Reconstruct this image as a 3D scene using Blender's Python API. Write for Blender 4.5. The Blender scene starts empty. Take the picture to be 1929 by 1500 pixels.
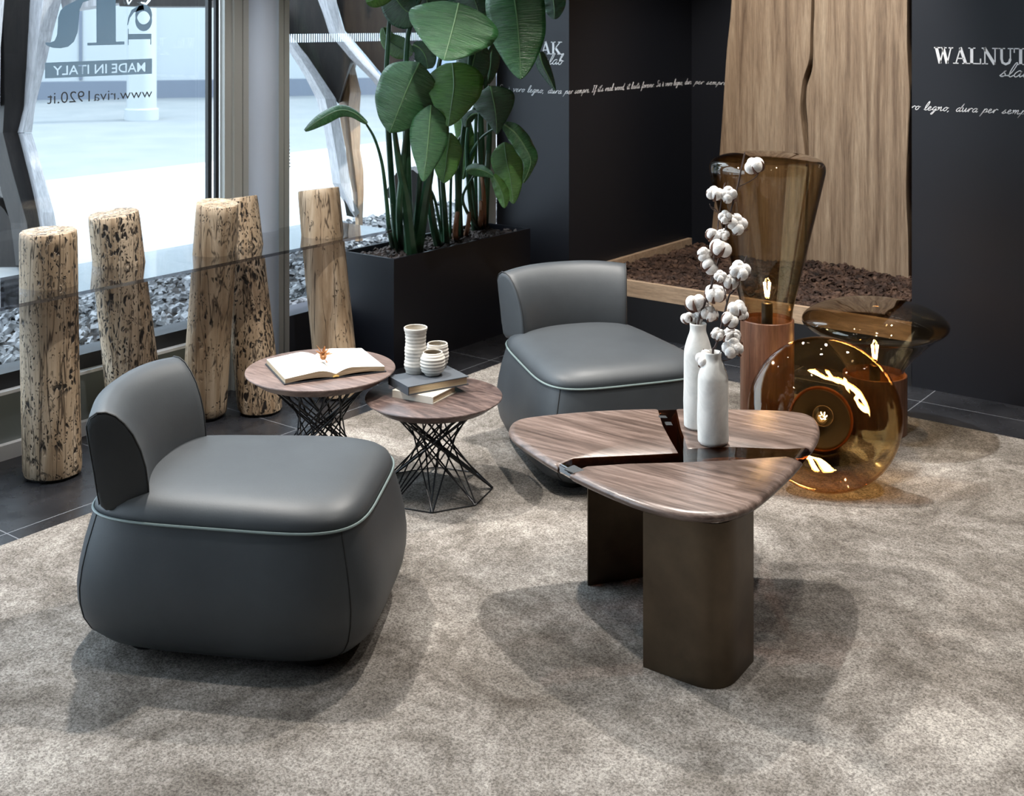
import bpy, math, random
from math import pi, sin, cos, atan2, radians, sqrt
from mathutils import Vector, Matrix
random.seed(7)
scene = bpy.context.scene
COL = scene.collection

# ---------------------------------------------------------------- camera
F, CX, CY, H = 2277.0, 964.5, 42.0, 1.6
TH = atan2(1735.5, 2277.0)
CT, ST = cos(TH), sin(TH)
def c2w(X, Y, z=0.0): return Vector((CT*X - ST*Y, ST*X + CT*Y, z))
def Q(u, v, Y):                      # photo pixel at a given distance
    return c2w((u-CX)/F*Y, Y, H-(v-CY)*Y/F)
def P(u, v, z=0.0):                  # photo pixel on a given height
    return Q(u, v, F*(H-z)/(v-CY))
def QB(u, v, b):                     # photo pixel on plane x = b
    q = (u-CX)/F; return Q(u, v, b/(CT*q-ST))
def QA(u, v, a):                     # photo pixel on plane y = a
    q = (u-CX)/F; return Q(u, v, a/(ST*q+CT))
cd = bpy.data.cameras.new('camera'); cam = bpy.data.objects.new('camera', cd); COL.objects.link(cam)
cam.location = (0, 0, H); cam.rotation_euler = (pi/2, 0, TH)
cd.sensor_fit = 'HORIZONTAL'; cd.sensor_width = 36; cd.lens = F/1929*36
cd.shift_y = -(750-CY)/1929; cd.clip_start = 0.05; cd.clip_end = 200
cd.dof.use_dof = True; cd.dof.focus_distance = 3.5; cd.dof.aperture_fstop = 8
scene.camera = cam
scene.view_settings.view_transform = 'Standard'
scene.view_settings.look = 'None'
scene.view_settings.gamma = 1
scene.view_settings.exposure = 0.0
try:
    scene.view_settings.use_curve_mapping = False
    scene.cycles.transparent_max_bounces = 32
    scene.cycles.max_bounces = 10
    scene.cycles.sample_clamp_indirect = 6
    scene.cycles.caustics_reflective = False
    scene.cycles.caustics_refractive = False
    scene.cycles.use_denoising = True
except Exception: pass
# ---------------------------------------------------------------- world, sun, room lights
w = bpy.data.worlds.new('World'); scene.world = w; w.use_nodes = True
bg = w.node_tree.nodes['Background']; bg.inputs[0].default_value = (0.80, 0.89, 1.0, 1); bg.inputs[1].default_value = 6.0
def lamp(name, kind, loc, energy, color=(1, 1, 1), target=None, **kw):
    l = bpy.data.lights.new(name, kind); l.energy = energy; l.color = color
    for k, v in kw.items(): setattr(l, k, v)
    o = bpy.data.objects.new(name, l); COL.objects.link(o); o.location = loc
    if target is not None:
        o.rotation_euler = (Vector(target)-Vector(loc)).to_track_quat('-Z', 'Y').to_euler()
    return o
lamp('sun', 'SUN', (0, 0, 8), 4.5, (1, .97, .93), target=Vector((0, 0, 8))+Vector((-.40, -.62, -.62)), angle=radians(3))
def spot(X, Y, tx, ty, e, size=70, blend=.5, col=(1, .95, .88), r=.035, z=3.25):
    lamp('ceiling_spot', 'SPOT', c2w(X, Y, z), e, col, target=c2w(tx, ty, 0), spot_size=radians(size), spot_blend=blend, shadow_soft_size=r)
SP = [(.55, 4.95, .55, 3.5, 440, 82), (-1.3, 4.3, -.2, 3.3, 400, 88), (1.3, 3.9, 1.2, 4.3, 130, 70),
      (.9, 2.7, .9, 2.3, 95, 85), (-1.0, 3.0, -.8, 2.2, 70, 85), (2.0, 3.3, 1.9, 3.0, 130, 80),
      (.75, 4.75, 1.75, 6.9, 380, 60), (-.35, 3.3, -.9, 4.9, 190, 60)]
for s in SP: spot(*s)
# ---------------------------------------------------------------- mesh helpers
class MB:
    def __init__(s): s.v = []; s.f = []
    def add(s, vs, fs):
        n = len(s.v); s.v += [Vector(p) for p in vs]; s.f += [tuple(i+n for i in f) for f in fs]; return s
    def box(s, lo, hi, M=None):
        x0, y0, z0 = lo; x1, y1, z1 = hi
        vs = [Vector(p) for p in ((x0,y0,z0),(x1,y0,z0),(x1,y1,z0),(x0,y1,z0),(x0,y0,z1),(x1,y0,z1),(x1,y1,z1),(x0,y1,z1))]
        if M is not None: vs = [M @ p for p in vs]
        return s.add(vs, [(0,3,2,1),(4,5,6,7),(0,1,5,4),(1,2,6,5),(2,3,7,6),(3,0,4,7)])
    def rings(s, rings, close=True, cap0=True, cap1=True):
        n = len(rings[0]); vs = [p for r in rings for p in r]; fs = []
        for i in range(len(rings)-1):
            for j in range(n if close else n-1):
                k = (j+1) % n; fs.append((i*n+j, i*n+k, (i+1)*n+k, (i+1)*n+j))
        if cap0: fs.append(tuple(reversed(range(n))))
        if cap1: fs.append(tuple(range((len(rings)-1)*n, len(rings)*n)))
        return s.add(vs, fs)
    def lathe(s, prof, n=48, M=None, cap0=False, cap1=False):
        rs = []
        for r, z in prof:
            rs.append([Vector((r*cos(2*pi*j/n), r*sin(2*pi*j/n), z)) for j in range(n)])
        if M is not None: rs = [[M @ p for p in r] for r in rs]
        return s.rings(rs, True, cap0, cap1)
    def tube(s, pts, rad, n=6, cap=True, flat=1.0):
        pts = [Vector(p) for p in pts]; N = len(pts)
        if not isinstance(rad, (list, tuple)): rad = [rad]*N
        up = None; rs = []
        for i in range(N):
            t = (pts[min(i+1, N-1)]-pts[max(i-1, 0)])
            if t.length < 1e-9: t = Vector((0, 0, 1))
            t.normalize()
            if up is None:
                up = t.cross(Vector((0, 0, 1)));
                if up.length < .05: up = t.cross(Vector((1, 0, 0)))
            up = (up - t*up.dot(t)).normalized(); sd = t.cross(up)
            rs.append([pts[i]+(up*cos(2*pi*j/n)+sd*sin(2*pi*j/n)*flat)*rad[i] for j in range(n)])
        return s.rings(rs, True, cap, cap)
    def ball(s, c, r, nu=8, nv=6, sc=(1, 1, 1), M=None):
        rs = []
        for i in range(nv+1):
            a = pi*i/nv; a = min(max(a, .02), pi-.02)
            ring = [Vector((sin(a)*cos(2*pi*j/nu)*r*sc[0], sin(a)*sin(2*pi*j/nu)*r*sc[1], -cos(a)*r*sc[2])) for j in range(nu)]
            if M is not None: ring = [M @ p for p in ring]
            rs.append([p+Vector(c) for p in ring])
        return s.rings(rs)
    def prism(s, poly, vec):
        poly = [Vector(p) for p in poly]; vec = Vector(vec)
        return s.rings([poly, [p+vec for p in poly]])
    def build(s, name, mat, parent=None, smooth=True, angle=40, local=False, fix=True):
        me = bpy.data.meshes.new(name)
        vs = s.v
        if parent is not None and not local:
            Mi = WM[parent.name].inverted(); vs = [Mi @ p for p in vs]
        me.from_pydata([tuple(p) for p in vs], [], s.f)
        if fix:
            import bmesh
            bm = bmesh.new(); bm.from_mesh(me); bmesh.ops.recalc_face_normals(bm, faces=bm.faces); bm.to_mesh(me); bm.free()
        me.materials.append(mat)
        if smooth:
            me.polygons.foreach_set('use_smooth', [True]*len(me.polygons))
            if angle < 180: me.set_sharp_from_angle(angle=radians(angle))
        o = bpy.data.objects.new(name, me); COL.objects.link(o)
        if parent is not None:
            o.parent = parent; WM[o.name] = WM[parent.name]
        else: WM[o.name] = Matrix.Identity(4)
        return o
WM = {}
def cut_mesh(mb):
    import bmesh
    me = bpy.data.meshes.new('cut'); me.from_pydata([tuple(p) for p in mb.v], [], mb.f)
    bm = bmesh.new(); bm.from_mesh(me); bmesh.ops.remove_doubles(bm, verts=bm.verts, dist=1e-6); bmesh.ops.recalc_face_normals(bm, faces=bm.faces); bm.to_mesh(me); bm.free()
    return me
def tag(o, label=None, cat=None, group=None, kind=None):
    if label: o['label'] = label
    if cat: o['category'] = cat
    if group: o['group'] = group
    if kind: o['kind'] = kind
    return o
def thing(name, label, cat, loc=(0, 0, 0), rotz=0, group=None, M=None):
    o = bpy.data.objects.new(name, None); COL.objects.link(o); o.empty_display_size = .1
    if M is None: M = Matrix.Translation(Vector(loc)) @ Matrix.Rotation(rotz, 4, 'Z')
    o.matrix_world = M; o.location = M.to_translation(); o.rotation_euler = M.to_euler()
    WM[o.name] = M.copy()
    return tag(o, label, cat, group)
def struct(mb, name, mat, **k): return tag(mb.build(name, mat, **k), kind='structure')
def spline(pts, n=8, closed=False):
    pts = [Vector(p) for p in pts]; N = len(pts); out = []
    for i in range(N if closed else N-1):
        g = (lambda k: pts[k % N]) if closed else (lambda k: pts[min(max(k, 0), N-1)])
        p0, p1, p2, p3 = g(i-1), g(i), g(i+1), g(i+2)
        for j in range(n):
            t = j/n
            out.append(.5*((2*p1)+(p2-p0)*t+(2*p0-5*p1+4*p2-p3)*t*t+(3*p1-p0-3*p2+p3)*t**3))
    if not closed: out.append(pts[-1])
    return out
# ---------------------------------------------------------------- materials
def mat(name, col=(.5, .5, .5), rough=.5, metal=0, spec=.5, **kw):
    m = bpy.data.materials.new(name); m.use_nodes = True
    b = m.node_tree.nodes['Principled BSDF']
    b.inputs['Base Color'].default_value = (*col, 1); b.inputs['Roughness'].default_value = rough
    b.inputs['Metallic'].default_value = metal; b.inputs['Specular IOR Level'].default_value = spec
    for k, v in kw.items(): b.inputs[k.replace('_', ' ')].default_value = v
    return m
class NT:
    def __init__(s, m):
        s.m = m; s.t = m.node_tree; s.b = s.t.nodes.get('Principled BSDF')
    def n(s, typ, **kw):
        nd = s.t.nodes.new(typ)
        for k, v in kw.items():
            if k.startswith('i_'):
                kk = k[2:]; kk = int(kk) if kk.isdigit() else kk.replace('_', ' ')
                nd.inputs[kk].default_value = v
            else: setattr(nd, k, v)
        return nd
    def l(s, a, b): s.t.links.new(a, b)
    def coord(s, scale=(1, 1, 1), rot=(0, 0, 0), loc=(0, 0, 0)):
        tc = s.n('ShaderNodeTexCoord'); mp = s.n('ShaderNodeMapping')
        mp.inputs['Scale'].default_value = scale; mp.inputs['Rotation'].default_value = rot; mp.inputs['Location'].default_value = loc
        s.l(tc.outputs['Object'], mp.inputs['Vector']); return mp.outputs[0]
    def noise(s, vec, scale=5, detail=4, rough=.55, dist=0):
        nd = s.n('ShaderNodeTexNoise', i_Scale=scale, i_Detail=detail, i_Roughness=rough, i_Distortion=dist)
        s.l(vec, nd.inputs['Vector']); return nd.outputs[0]
    def ramp(s, fac, stops):
        r = s.n('ShaderNodeValToRGB'); e = r.color_ramp.elements
        while len(e) < len(stops): e.new(.5)
        for i, (p, c) in enumerate(stops):
            e[i].position = p; e[i].color = (*c, 1) if len(c) == 3 else c
        s.l(fac, r.inputs[0]); return r.outputs[0]
    def mix(s, a, b, fac, mode='MIX'):
        m = s.n('ShaderNodeMix', data_type='RGBA', blend_type=mode)
        for x, i in ((fac, 0), (a, 6), (b, 7)):
            if isinstance(x, (int, float)): m.inputs[i].default_value = x
            elif isinstance(x, tuple): m.inputs[i].default_value = (*x, 1)
            else: s.l(x, m.inputs[i])
        return m.outputs[2]
    def bump(s, h, strength=.3, dist=.01):
        b = s.n('ShaderNodeBump', i_Strength=strength, i_Distance=dist)
        s.l(h, b.inputs['Height']); s.l(b.outputs[0], s.b.inputs['Normal'])
    def base(s, c): s.l(c, s.b.inputs['Base Color'])
def wood(name, dark, mid, light, scale=(1, 8, 8), rot=(0, 0, 0), rough=.4, fine=60, dist=1.5, base_scale=2.2, coat=0, stops=(.3, .5, .7)):
    m = mat(name, mid, rough); t = NT(m)
    v = t.coord(scale, rot)
    a = t.noise(v, base_scale, 6, .6, dist)
    c = t.ramp(a, [(stops[0], dark), (stops[1], mid), (stops[2], light)])
    f = t.noise(v, fine/4, 5, .7, .3)
    g = t.ramp(f, [(.35, (.62, .6, .58)), (.6, (1.08, 1.05, 1.02))])
    t.base(t.mix(c, g, .8, 'MULTIPLY')); t.bump(f, .15, .003)
    if coat: t.b.inputs['Coat Weight'].default_value = coat; t.b.inputs['Coat Roughness'].default_value = .1
    return m
def glassy(name, tint, ior=1.45, rough=0.0, spec=(1, 1, 1), thick=False, pw_=4.2):
    m = bpy.data.materials.new(name); m.use_nodes = True; nt = m.node_tree; nt.nodes.clear()
    o = nt.nodes.new('ShaderNodeOutputMaterial'); mx = nt.nodes.new('ShaderNodeMixShader')
    fr = nt.nodes.new('ShaderNodeFresnel'); fr.inputs[0].default_value = ior
    tr = nt.nodes.new('ShaderNodeBsdfTransparent'); tr.inputs[0].default_value = (*tint, 1)
    if thick:
        l2 = nt.nodes.new('ShaderNodeLayerWeight'); l2.inputs[0].default_value = .5
        p2 = nt.nodes.new('ShaderNodeMath'); p2.operation = 'POWER'; p2.inputs[1].default_value = 2.0; nt.links.new(l2.outputs['Facing'], p2.inputs[0])
        m2 = nt.nodes.new('ShaderNodeMix'); m2.data_type = 'RGBA'; nt.links.new(p2.outputs[0], m2.inputs[0])
        m2.inputs[6].default_value = (*tint, 1); m2.inputs[7].default_value = (tint[0]**4, tint[1]**4, tint[2]**4, 1); nt.links.new(m2.outputs[2], tr.inputs[0])
    gl = nt.nodes.new('ShaderNodeBsdfGlossy'); gl.inputs['Color'].default_value = (*spec, 1); gl.inputs['Roughness'].default_value = rough
    # a back-facing hit gives the same reflectance as a front-facing one
    geo = nt.nodes.new('ShaderNodeNewGeometry'); bf = nt.nodes.new('ShaderNodeMix'); bf.data_type = 'FLOAT'
    bf.inputs[2].default_value = ior; bf.inputs[3].default_value = 1/ior if False else ior
    nt.links.new(geo.outputs['Backfacing'], bf.inputs[0])
    lw = nt.nodes.new('ShaderNodeLayerWeight'); lw.inputs[0].default_value = .5
    # Schlick from facing: f0 + (1-f0) * facing^5
    pw = nt.nodes.new('ShaderNodeMath'); pw.operation = 'POWER'; pw.inputs[1].default_value = pw_
    nt.links.new(lw.outputs['Facing'], pw.inputs[0])
    f0 = ((ior-1)/(ior+1))**2
    ma = nt.nodes.new('ShaderNodeMath'); ma.operation = 'MULTIPLY_ADD'; ma.inputs[1].default_value = 1-f0; ma.inputs[2].default_value = f0
    nt.links.new(pw.outputs[0], ma.inputs[0])
    nt.links.new(ma.outputs[0], mx.inputs[0]); nt.links.new(tr.outputs[0], mx.inputs[1]); nt.links.new(gl.outputs[0], mx.inputs[2])
    nt.nodes.remove(fr); nt.nodes.remove(geo); nt.nodes.remove(bf)
    nt.links.new(mx.outputs[0], o.inputs[0]); return m
def emis(name, col, s):
    m = bpy.data.materials.new(name); m.use_nodes = True; nt = m.node_tree; nt.nodes.clear()
    o = nt.nodes.new('ShaderNodeOutputMaterial'); e = nt.nodes.new('ShaderNodeEmission')
    e.inputs[0].default_value = (*col, 1); e.inputs[1].default_value = s; nt.links.new(e.outputs[0], o.inputs[0]); return m

M = {}
M['walnut'] = wood('walnut', (.060, .041, .034), (.150, .108, .092), (.27, .205, .18), (1.1, 12, 12), (0, 0, -TH+.12), .30, 60, 1.6)
M['walnut2'] = wood('walnut round', (.085, .055, .048), (.175, .125, .11), (.27, .20, .18), (1.5, 10, 10), (0, 0, -.2), .42)
M['walnut3'] = wood('walnut dark', (.042, .029, .028), (.10, .070, .064), (.20, .145, .13), (1.6, 7, 7), (0, 0, .9), .32, 60, 3.0)
M['walnut_v'] = wood('walnut veneer', (.10, .045, .028), (.19, .090, .055), (.28, .15, .095), (7, 7, .7), (0, 0, 0), .38, 50, .8)
M['slab'] = wood('slab wood', (.17, .108, .066), (.34, .24, .158), (.48, .365, .255), (16, 16, .7), (0, 0, 0), .6, 60, .8, 1.5)
M['pale_oak'] = wood('pale oak', (.42, .29, .19), (.52, .37, .25), (.6, .44, .31), (1, 9, 9), (0, 0, 0), .55, 60, .6)
M['black_wall'] = mat('black wall', (.0095, .0105, .015), .5, 0, .35)
t = NT(M['black_wall']); t.bump(t.noise(t.coord((1, 1, 1)), 90, 3), .04, .002)
M['black'] = mat('black paint', (.010, .010, .012), .5)
M['planter'] = mat('planter metal', (.007, .008, .013), .4)
M['leather'] = mat('leather', (.066, .079, .088), .50, 0, .5)
t = NT(M['leather']); v = t.coord((1, 1, 1)); a = t.noise(v, 4, 5, .6)
t.base(t.ramp(a, [(.3, (.036, .042, .049)), (.7, (.052, .060, .068))])); t.bump(t.noise(v, 180, 4), .10, .002)
M['piping'] = mat('piping leather', (.17, .22, .22), .4)
M['seam'] = mat('seam thread', (.018, .02, .022), .6)
M['darkfoot'] = mat('black plastic', (.008, .008, .008), .5)
M['wire'] = mat('black wire', (.010, .010, .012), .35, .3)
M['bronze'] = mat('bronze metal', (.085, .062, .042), .38, .75)
t = NT(M['bronze']); v = t.coord((1, 1, 1)); a = t.noise(v, 6, 5, .6); t.base(t.ramp(a, [(.3, (.065, .048, .033)), (.7, (.12, .09, .06))]))
M['resin'] = mat('brown resin', (.022, .009, .005), .06, 0, .6)
M['resin_t'] = glassy('brown clear resin', (.42, .24, .14), 1.5)
M['resin_clear'] = mat('grey resin', (.10, .09, .085), .05, 0, .7)
M['steel'] = mat('steel', (.62, .66, .7), .25, 1)
M['alu'] = mat('window aluminium', (.47, .485, .47), .42, .2)
M['ledge'] = mat('dark ledge', (.032, .037, .052), .55)
M['alu_pale'] = mat('pale column paint', (.56, .65, .80), .35)
M['alu_white'] = mat('white frame', (.88, .90, .92), .4)
M['alu_green'] = mat('sill panel', (.24, .27, .265), .25)
M['gasket'] = mat('rubber gasket', (.008, .009, .012), .5)
M['glass'] = glassy('window glass', (.93, .97, .98))
M['table_glass'] = glassy('smoked glass', (.60, .60, .62), 1.52, pw_=2.4)
M['amber'] = glassy('amber glass', (.89, .80, .645), 1.5, 0.0, thick=True)
M['smoke'] = glassy('smoke glass', (.82, .765, .67), 1.5, 0.0, thick=True)
M['bulbglass'] = glassy('bulb glass', (.97, .93, .85), 1.4)
M['filament'] = emis('filament', (1.0, .62, .28), 260)
M['ceramic'] = mat('white ceramic', (.72, .71, .68), .55)
t = NT(M['ceramic']); v = t.coord((1, 1, 1)); a = t.noise(v, 14, 6, .7, 1.5); t.base(t.ramp(a, [(.3, (.62, .62, .60)), (.6, (.78, .77, .74))])); t.bump(t.noise(v, 40, 5), .25, .003)
M['cup'] = mat('stoneware', (.66, .63, .58), .7)
M['cup_in'] = mat('stoneware inside', (.42, .37, .30), .7)
M['cotton'] = mat('cotton', (.90, .87, .84), .95, 0, .1)
t = NT(M['cotton']); t.bump(t.noise(t.coord((1, 1, 1)), 220, 4), .7, .003)
M['bract'] = mat('dry bract', (.115, .052, .032), .8)
M['twig'] = mat('twig', (.055, .034, .030), .75)
M['paper'] = mat('paper', (.86, .84, .79), .8)
M['page_edge'] = mat('page edge', (.60, .48, .32), .85)
t = NT(M['page_edge']); a = t.noise(t.coord((6, 6, 900)), 1, 2); t.base(t.ramp(a, [(.4, (.42, .32, .20)), (.6, (.68, .56, .40))]))
M['cover_dark'] = mat('dark cloth cover', (.022, .026, .034), .6)
M['cover_grey'] = mat('slate cover', (.075, .085, .10), .5)
M['cover_white'] = mat('ivory cover', (.70, .65, .56), .55)
M['gold'] = mat('gold headband', (.55, .36, .10), .5)
M['dryflower'] = mat('dried flower', (.38, .17, .06), .8)
M['letter'] = mat('white lettering', (.85, .85, .87), .6)
def vinyl(name, d, tcol):
    m = bpy.data.materials.new(name); m.use_nodes = True; nt = m.node_tree; nt.nodes.clear()
    o = nt.nodes.new('ShaderNodeOutputMaterial'); a = nt.nodes.new('ShaderNodeAddShader')
    df = nt.nodes.new('ShaderNodeBsdfDiffuse'); df.inputs[0].default_value = (*d, 1)
    tl = nt.nodes.new('ShaderNodeBsdfTranslucent'); tl.inputs[0].default_value = (*tcol, 1)
    nt.links.new(df.outputs[0], a.inputs[0]); nt.links.new(tl.outputs[0], a.inputs[1]); nt.links.new(a.outputs[0], o.inputs[0]); return m
M['decal'] = vinyl('grey decal', (.12, .14, .15), (.26, .31, .345))
M['decal_w'] = vinyl('white decal', (.5, .5, .52), (.85, .88, .9))
M['decal_dark'] = mat('dark decal', (.07, .085, .10), .6)
M['chrome'] = mat('chain', (.55, .55, .58), .35, .6)
M['plaster'] = mat('grey ceiling', (.10, .10, .105), .8)
M['backwall'] = mat('rear wall', (.07, .07, .07), .8)
# log wood with worm holes and cracks
def logmat(name, holes, seed, light=(.62, .50, .37), mid=(.44, .325, .215)):
    m = mat(name, mid, .62); t = NT(m)
    v = t.coord((1, 1, 1), (0, 0, 0), (seed, seed*1.7, 0))
    vs = t.coord((14, 14, 1.1), (0, 0, 0), (seed, seed, 0))
    a = t.noise(vs, 1.1, 6, .65, .9)
    c = t.ramp(a, [(.28, (.25, .16, .09)), (.48, mid), (.66, light)])
    crack = t.ramp(t.noise(t.coord((20, 20, .9), (0, 0, 0), (seed*3, 0, 0)), 1.3, 3, .5, .5), [(.478, (1, 1, 1)), (.495, (.07, .05, .035)), (.505, (.07, .05, .035)), (.522, (1, 1, 1))])
    c = t.mix(c, crack, .85, 'MULTIPLY')
    vh = t.coord((52, 52, 22), (0, 0, 0), (seed, 0, seed))
    dn = t.n('ShaderNodeTexNoise', i_Scale=.7, i_Detail=2); t.l(vh, dn.inputs['Vector'])
    av = t.n('ShaderNodeVectorMath', operation='MULTIPLY_ADD'); t.l(dn.outputs['Color'], av.inputs[0]); av.inputs[1].default_value = (2.4, 2.4, 2.4); t.l(vh, av.inputs[2])
    vo = t.n('ShaderNodeTexVoronoi', i_Scale=1.0); t.l(av.outputs[0], vo.inputs['Vector'])
    h1 = t.ramp(vo.outputs['Distance'], [(.26, (0, 0, 0)), (.40, (1, 1, 1))])
    region = t.ramp(t.noise(v, 5.5, 3, .6), [(holes, (1, 1, 1)), (holes+.10, (0, 0, 0))])
    hh = t.mix(h1, (1., 1., 1.), region)
    vo2 = t.n('ShaderNodeTexVoronoi', i_Scale=2.3); t.l(av.outputs[0], vo2.inputs['Vector'])
    h2 = t.ramp(vo2.outputs['Distance'], [(.20, (0, 0, 0)), (.34, (1, 1, 1))])
    reg2 = t.ramp(t.noise(v, 9, 3, .6), [(holes-.02, (1, 1, 1)), (holes+.04, (0, 0, 0))])
    hh = t.mix(hh, t.mix(h2, (1., 1., 1.), reg2), 1.0, 'MULTIPLY')
    # region white -> no holes
    dark = t.mix((.012, .008, .006), c, hh)
    t.base(dark); t.bump(hh, .9, .006)
    return m
# rug
m = mat('rug pile', (.4, .37, .33), .95, 0, .1); t = NT(m); v = t.coord((1, 1, 1), (0, 0, .5), (3.3, 1.2, 0))
a = t.noise(v, 2.5, 13, .76, .5); fine = t.noise(v, 170, 4, .8); big = t.noise(v, 1.1, 3, .5)
mid = t.noise(v, 30, 6, .75, .3)
c = t.ramp(a, [(.36, (.15, .135, .12)), (.46, (.235, .218, .20)), (.54, (.34, .32, .30)), (.63, (.47, .45, .425))])
c = t.mix(c, t.ramp(big, [(.35, (.74, .72, .70)), (.65, (1.16, 1.15, 1.14))]), 1.0, 'MULTIPLY')
c = t.mix(c, t.ramp(fine, [(.38, (.38, .37, .36)), (.60, (1.36, 1.35, 1.34))]), .9, 'MULTIPLY')
c = t.mix(c, t.ramp(mid, [(.3, (.70, .69, .68)), (.65, (1.12, 1.12, 1.12))]), .75, 'MULTIPLY')
t.base(c); t.bump(fine, .8, .006)
M['rug'] = m
# floor tiles, grout lines on a 0.61 m grid
m = mat('dark floor tile', (.02, .021, .025), .28, 0, .5); t = NT(m); v = t.coord((1, 1, 1), (0, 0, 0), (1.72+.61*20, -5.10+.61*20, 0))
br = t.n('ShaderNodeTexBrick', offset=0.0, i_Scale=1.0, i_Mortar_Size=.0022, i_Mortar_Smooth=.1, i_Bias=0, i_Brick_Width=.61, i_Row_Height=.61)
br.inputs['Mortar'].default_value = (.17, .18, .20, 1)
t.l(v, br.inputs['Vector'])
cl = t.ramp(t.noise(t.coord((1, 1, 1)), 3.5, 6, .65), [(.35, (.010, .011, .014)), (.65, (.030, .031, .036))])
t.l(cl, br.inputs['Color1']); t.l(cl, br.inputs['Color2']); t.base(br.outputs['Color'])
t.l(t.ramp(t.noise(t.coord((1, 1, 1)), 6, 5), [(.3, (.18, .18, .18)), (.7, (.38, .38, .38))]), t.b.inputs['Roughness'])
M['tile'] = m
def noisy(name, stops, sc=8, rough=.8, bump=.3, detail=5, bs=40):
    m = mat(name, (.5, .5, .5), rough); t = NT(m); v = t.coord((1, 1, 1))
    t.base(t.ramp(t.noise(v, sc, detail), stops)); t.bump(t.noise(v, bs, 4), bump, .01); return m
M['mulch'] = noisy('bark mulch', [(.3, (.016, .008, .005)), (.5, (.055, .027, .017)), (.7, (.17, .098, .065))], 14)
M['mulch2'] = noisy('planter bark', [(.3, (.02, .014, .012)), (.5, (.055, .038, .032)), (.7, (.13, .10, .09))], 22)
M['gravel'] = noisy('stone chips', [(.3, (.05, .052, .056)), (.5, (.15, .155, .165)), (.7, (.36, .37, .39))], 14)
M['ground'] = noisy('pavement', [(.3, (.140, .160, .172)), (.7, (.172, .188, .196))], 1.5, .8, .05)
M['sunlit_ground'] = noisy('sunlit ground', [(.3, (.30, .31, .32)), (.7, (.36, .37, .37))], 1.5, .8, .05)  # sunlight on the near ground, painted as a paler colour
M['under'] = mat('dark soil', (.02, .018, .018), .9)
M['facade'] = mat('white facade', (.285, .315, .33), .7)
M['facade_grey'] = mat('grey facade base', (.10, .12, .155), .7)
M['facade_blue'] = mat('blue grey door', (.20, .25, .33), .6)
M['red'] = mat('red banner', (.55, .03, .05), .6)
M['timber_dark'] = wood('dark timber', (.009, .0065, .0055), (.017, .0125, .0105), (.028, .021, .018), (6, 6, 1), (0, 0, 0), .5)
M['timber_sunlit'] = wood('sunlit timber', (.40, .41, .45), (.52, .53, .57), (.62, .63, .67), (6, 6, .8), (0, 0, 0), .6)  # sunlight on the side faces, put into the wood colour
M['timber_amber'] = wood('amber timber', (.22, .115, .045), (.36, .21, .10), (.5, .34, .19), (6, 6, .8), (0, 0, 0), .5)
def leafmat(name, dark, light, sc=26):
    m = mat(name, dark, .24, 0, .7); t = NT(m)
    uv = t.n('ShaderNodeUVMap'); mp = t.n('ShaderNodeMapping'); mp.inputs['Scale'].default_value = (3, 60, 1); t.l(uv.outputs[0], mp.inputs[0])
    a = t.noise(mp.outputs[0], 1, 4, .7, .3)
    t.base(t.mix(t.ramp(a, [(.35, dark), (.65, light)]), t.ramp(t.noise(t.coord((1, 1, 1)), 5, 3), [(.3, (.7, .7, .7)), (.7, (1.2, 1.2, 1.1))]), .7, 'MULTIPLY'))
    t.bump(a, .8, .006)
    t.b.inputs['Transmission Weight'].default_value = 0
    t.b.inputs['Subsurface Weight'].default_value = 0
    return m
M['leaf'] = leafmat('leaf green', (.014, .075, .024), (.05, .17, .06))
M['leaf_y'] = leafmat('leaf light green', (.04, .14, .02), (.10, .27, .045))
M['leaf_d'] = leafmat('leaf deep green', (.008, .045, .022), (.026, .105, .045))
M['leafrib'] = mat('leaf rib', (.13, .26, .11), .4)
M['stem'] = noisy('leaf stalk', [(.3, (.010, .045, .022)), (.7, (.035, .10, .05))], 9, .35, .1)
M['drystalk'] = mat('dry stalk', (.20, .09, .045), .8)

# ================================================================ ROOM SHELL
XW, YW = -4.158, 5.288        # window plane x, wall face plane y
struct(MB().box((XW, -2, -.1), (4.0, YW+.02, 0)), 'floor', M['tile'], smooth=False)
struct(MB().box((XW-.05, -2.1, 3.3), (4.1, 6.9, 3.4)), 'ceiling', M['plaster'], smooth=False)
struct(MB().box((3.9, -2, 0), (4.0, YW, 3.3)), 'wall_right', M['backwall'], smooth=False)
struct(MB().box((XW, -2.1, 0), (4.0, -2.0, 3.3)), 'wall_back', M['backwall'], smooth=False)
NX0, NX1, NY1 = -3.650, -1.822, 6.623
wf = struct(MB().box((XW+.02, YW, 0), (NX0, NY1, 3.3)), 'wall_front', M['black_wall'], smooth=False)
wr = struct(MB().box((NX1, YW, 0), (4.0, NY1+.1, 3.3)), 'wall_front_pier', M['black_wall'], smooth=False)
wn = struct(MB().box((NX0, NY1, 0), (NX1, NY1+.1, 3.3)), 'wall_niche', M['black_wall'], smooth=False)
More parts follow.
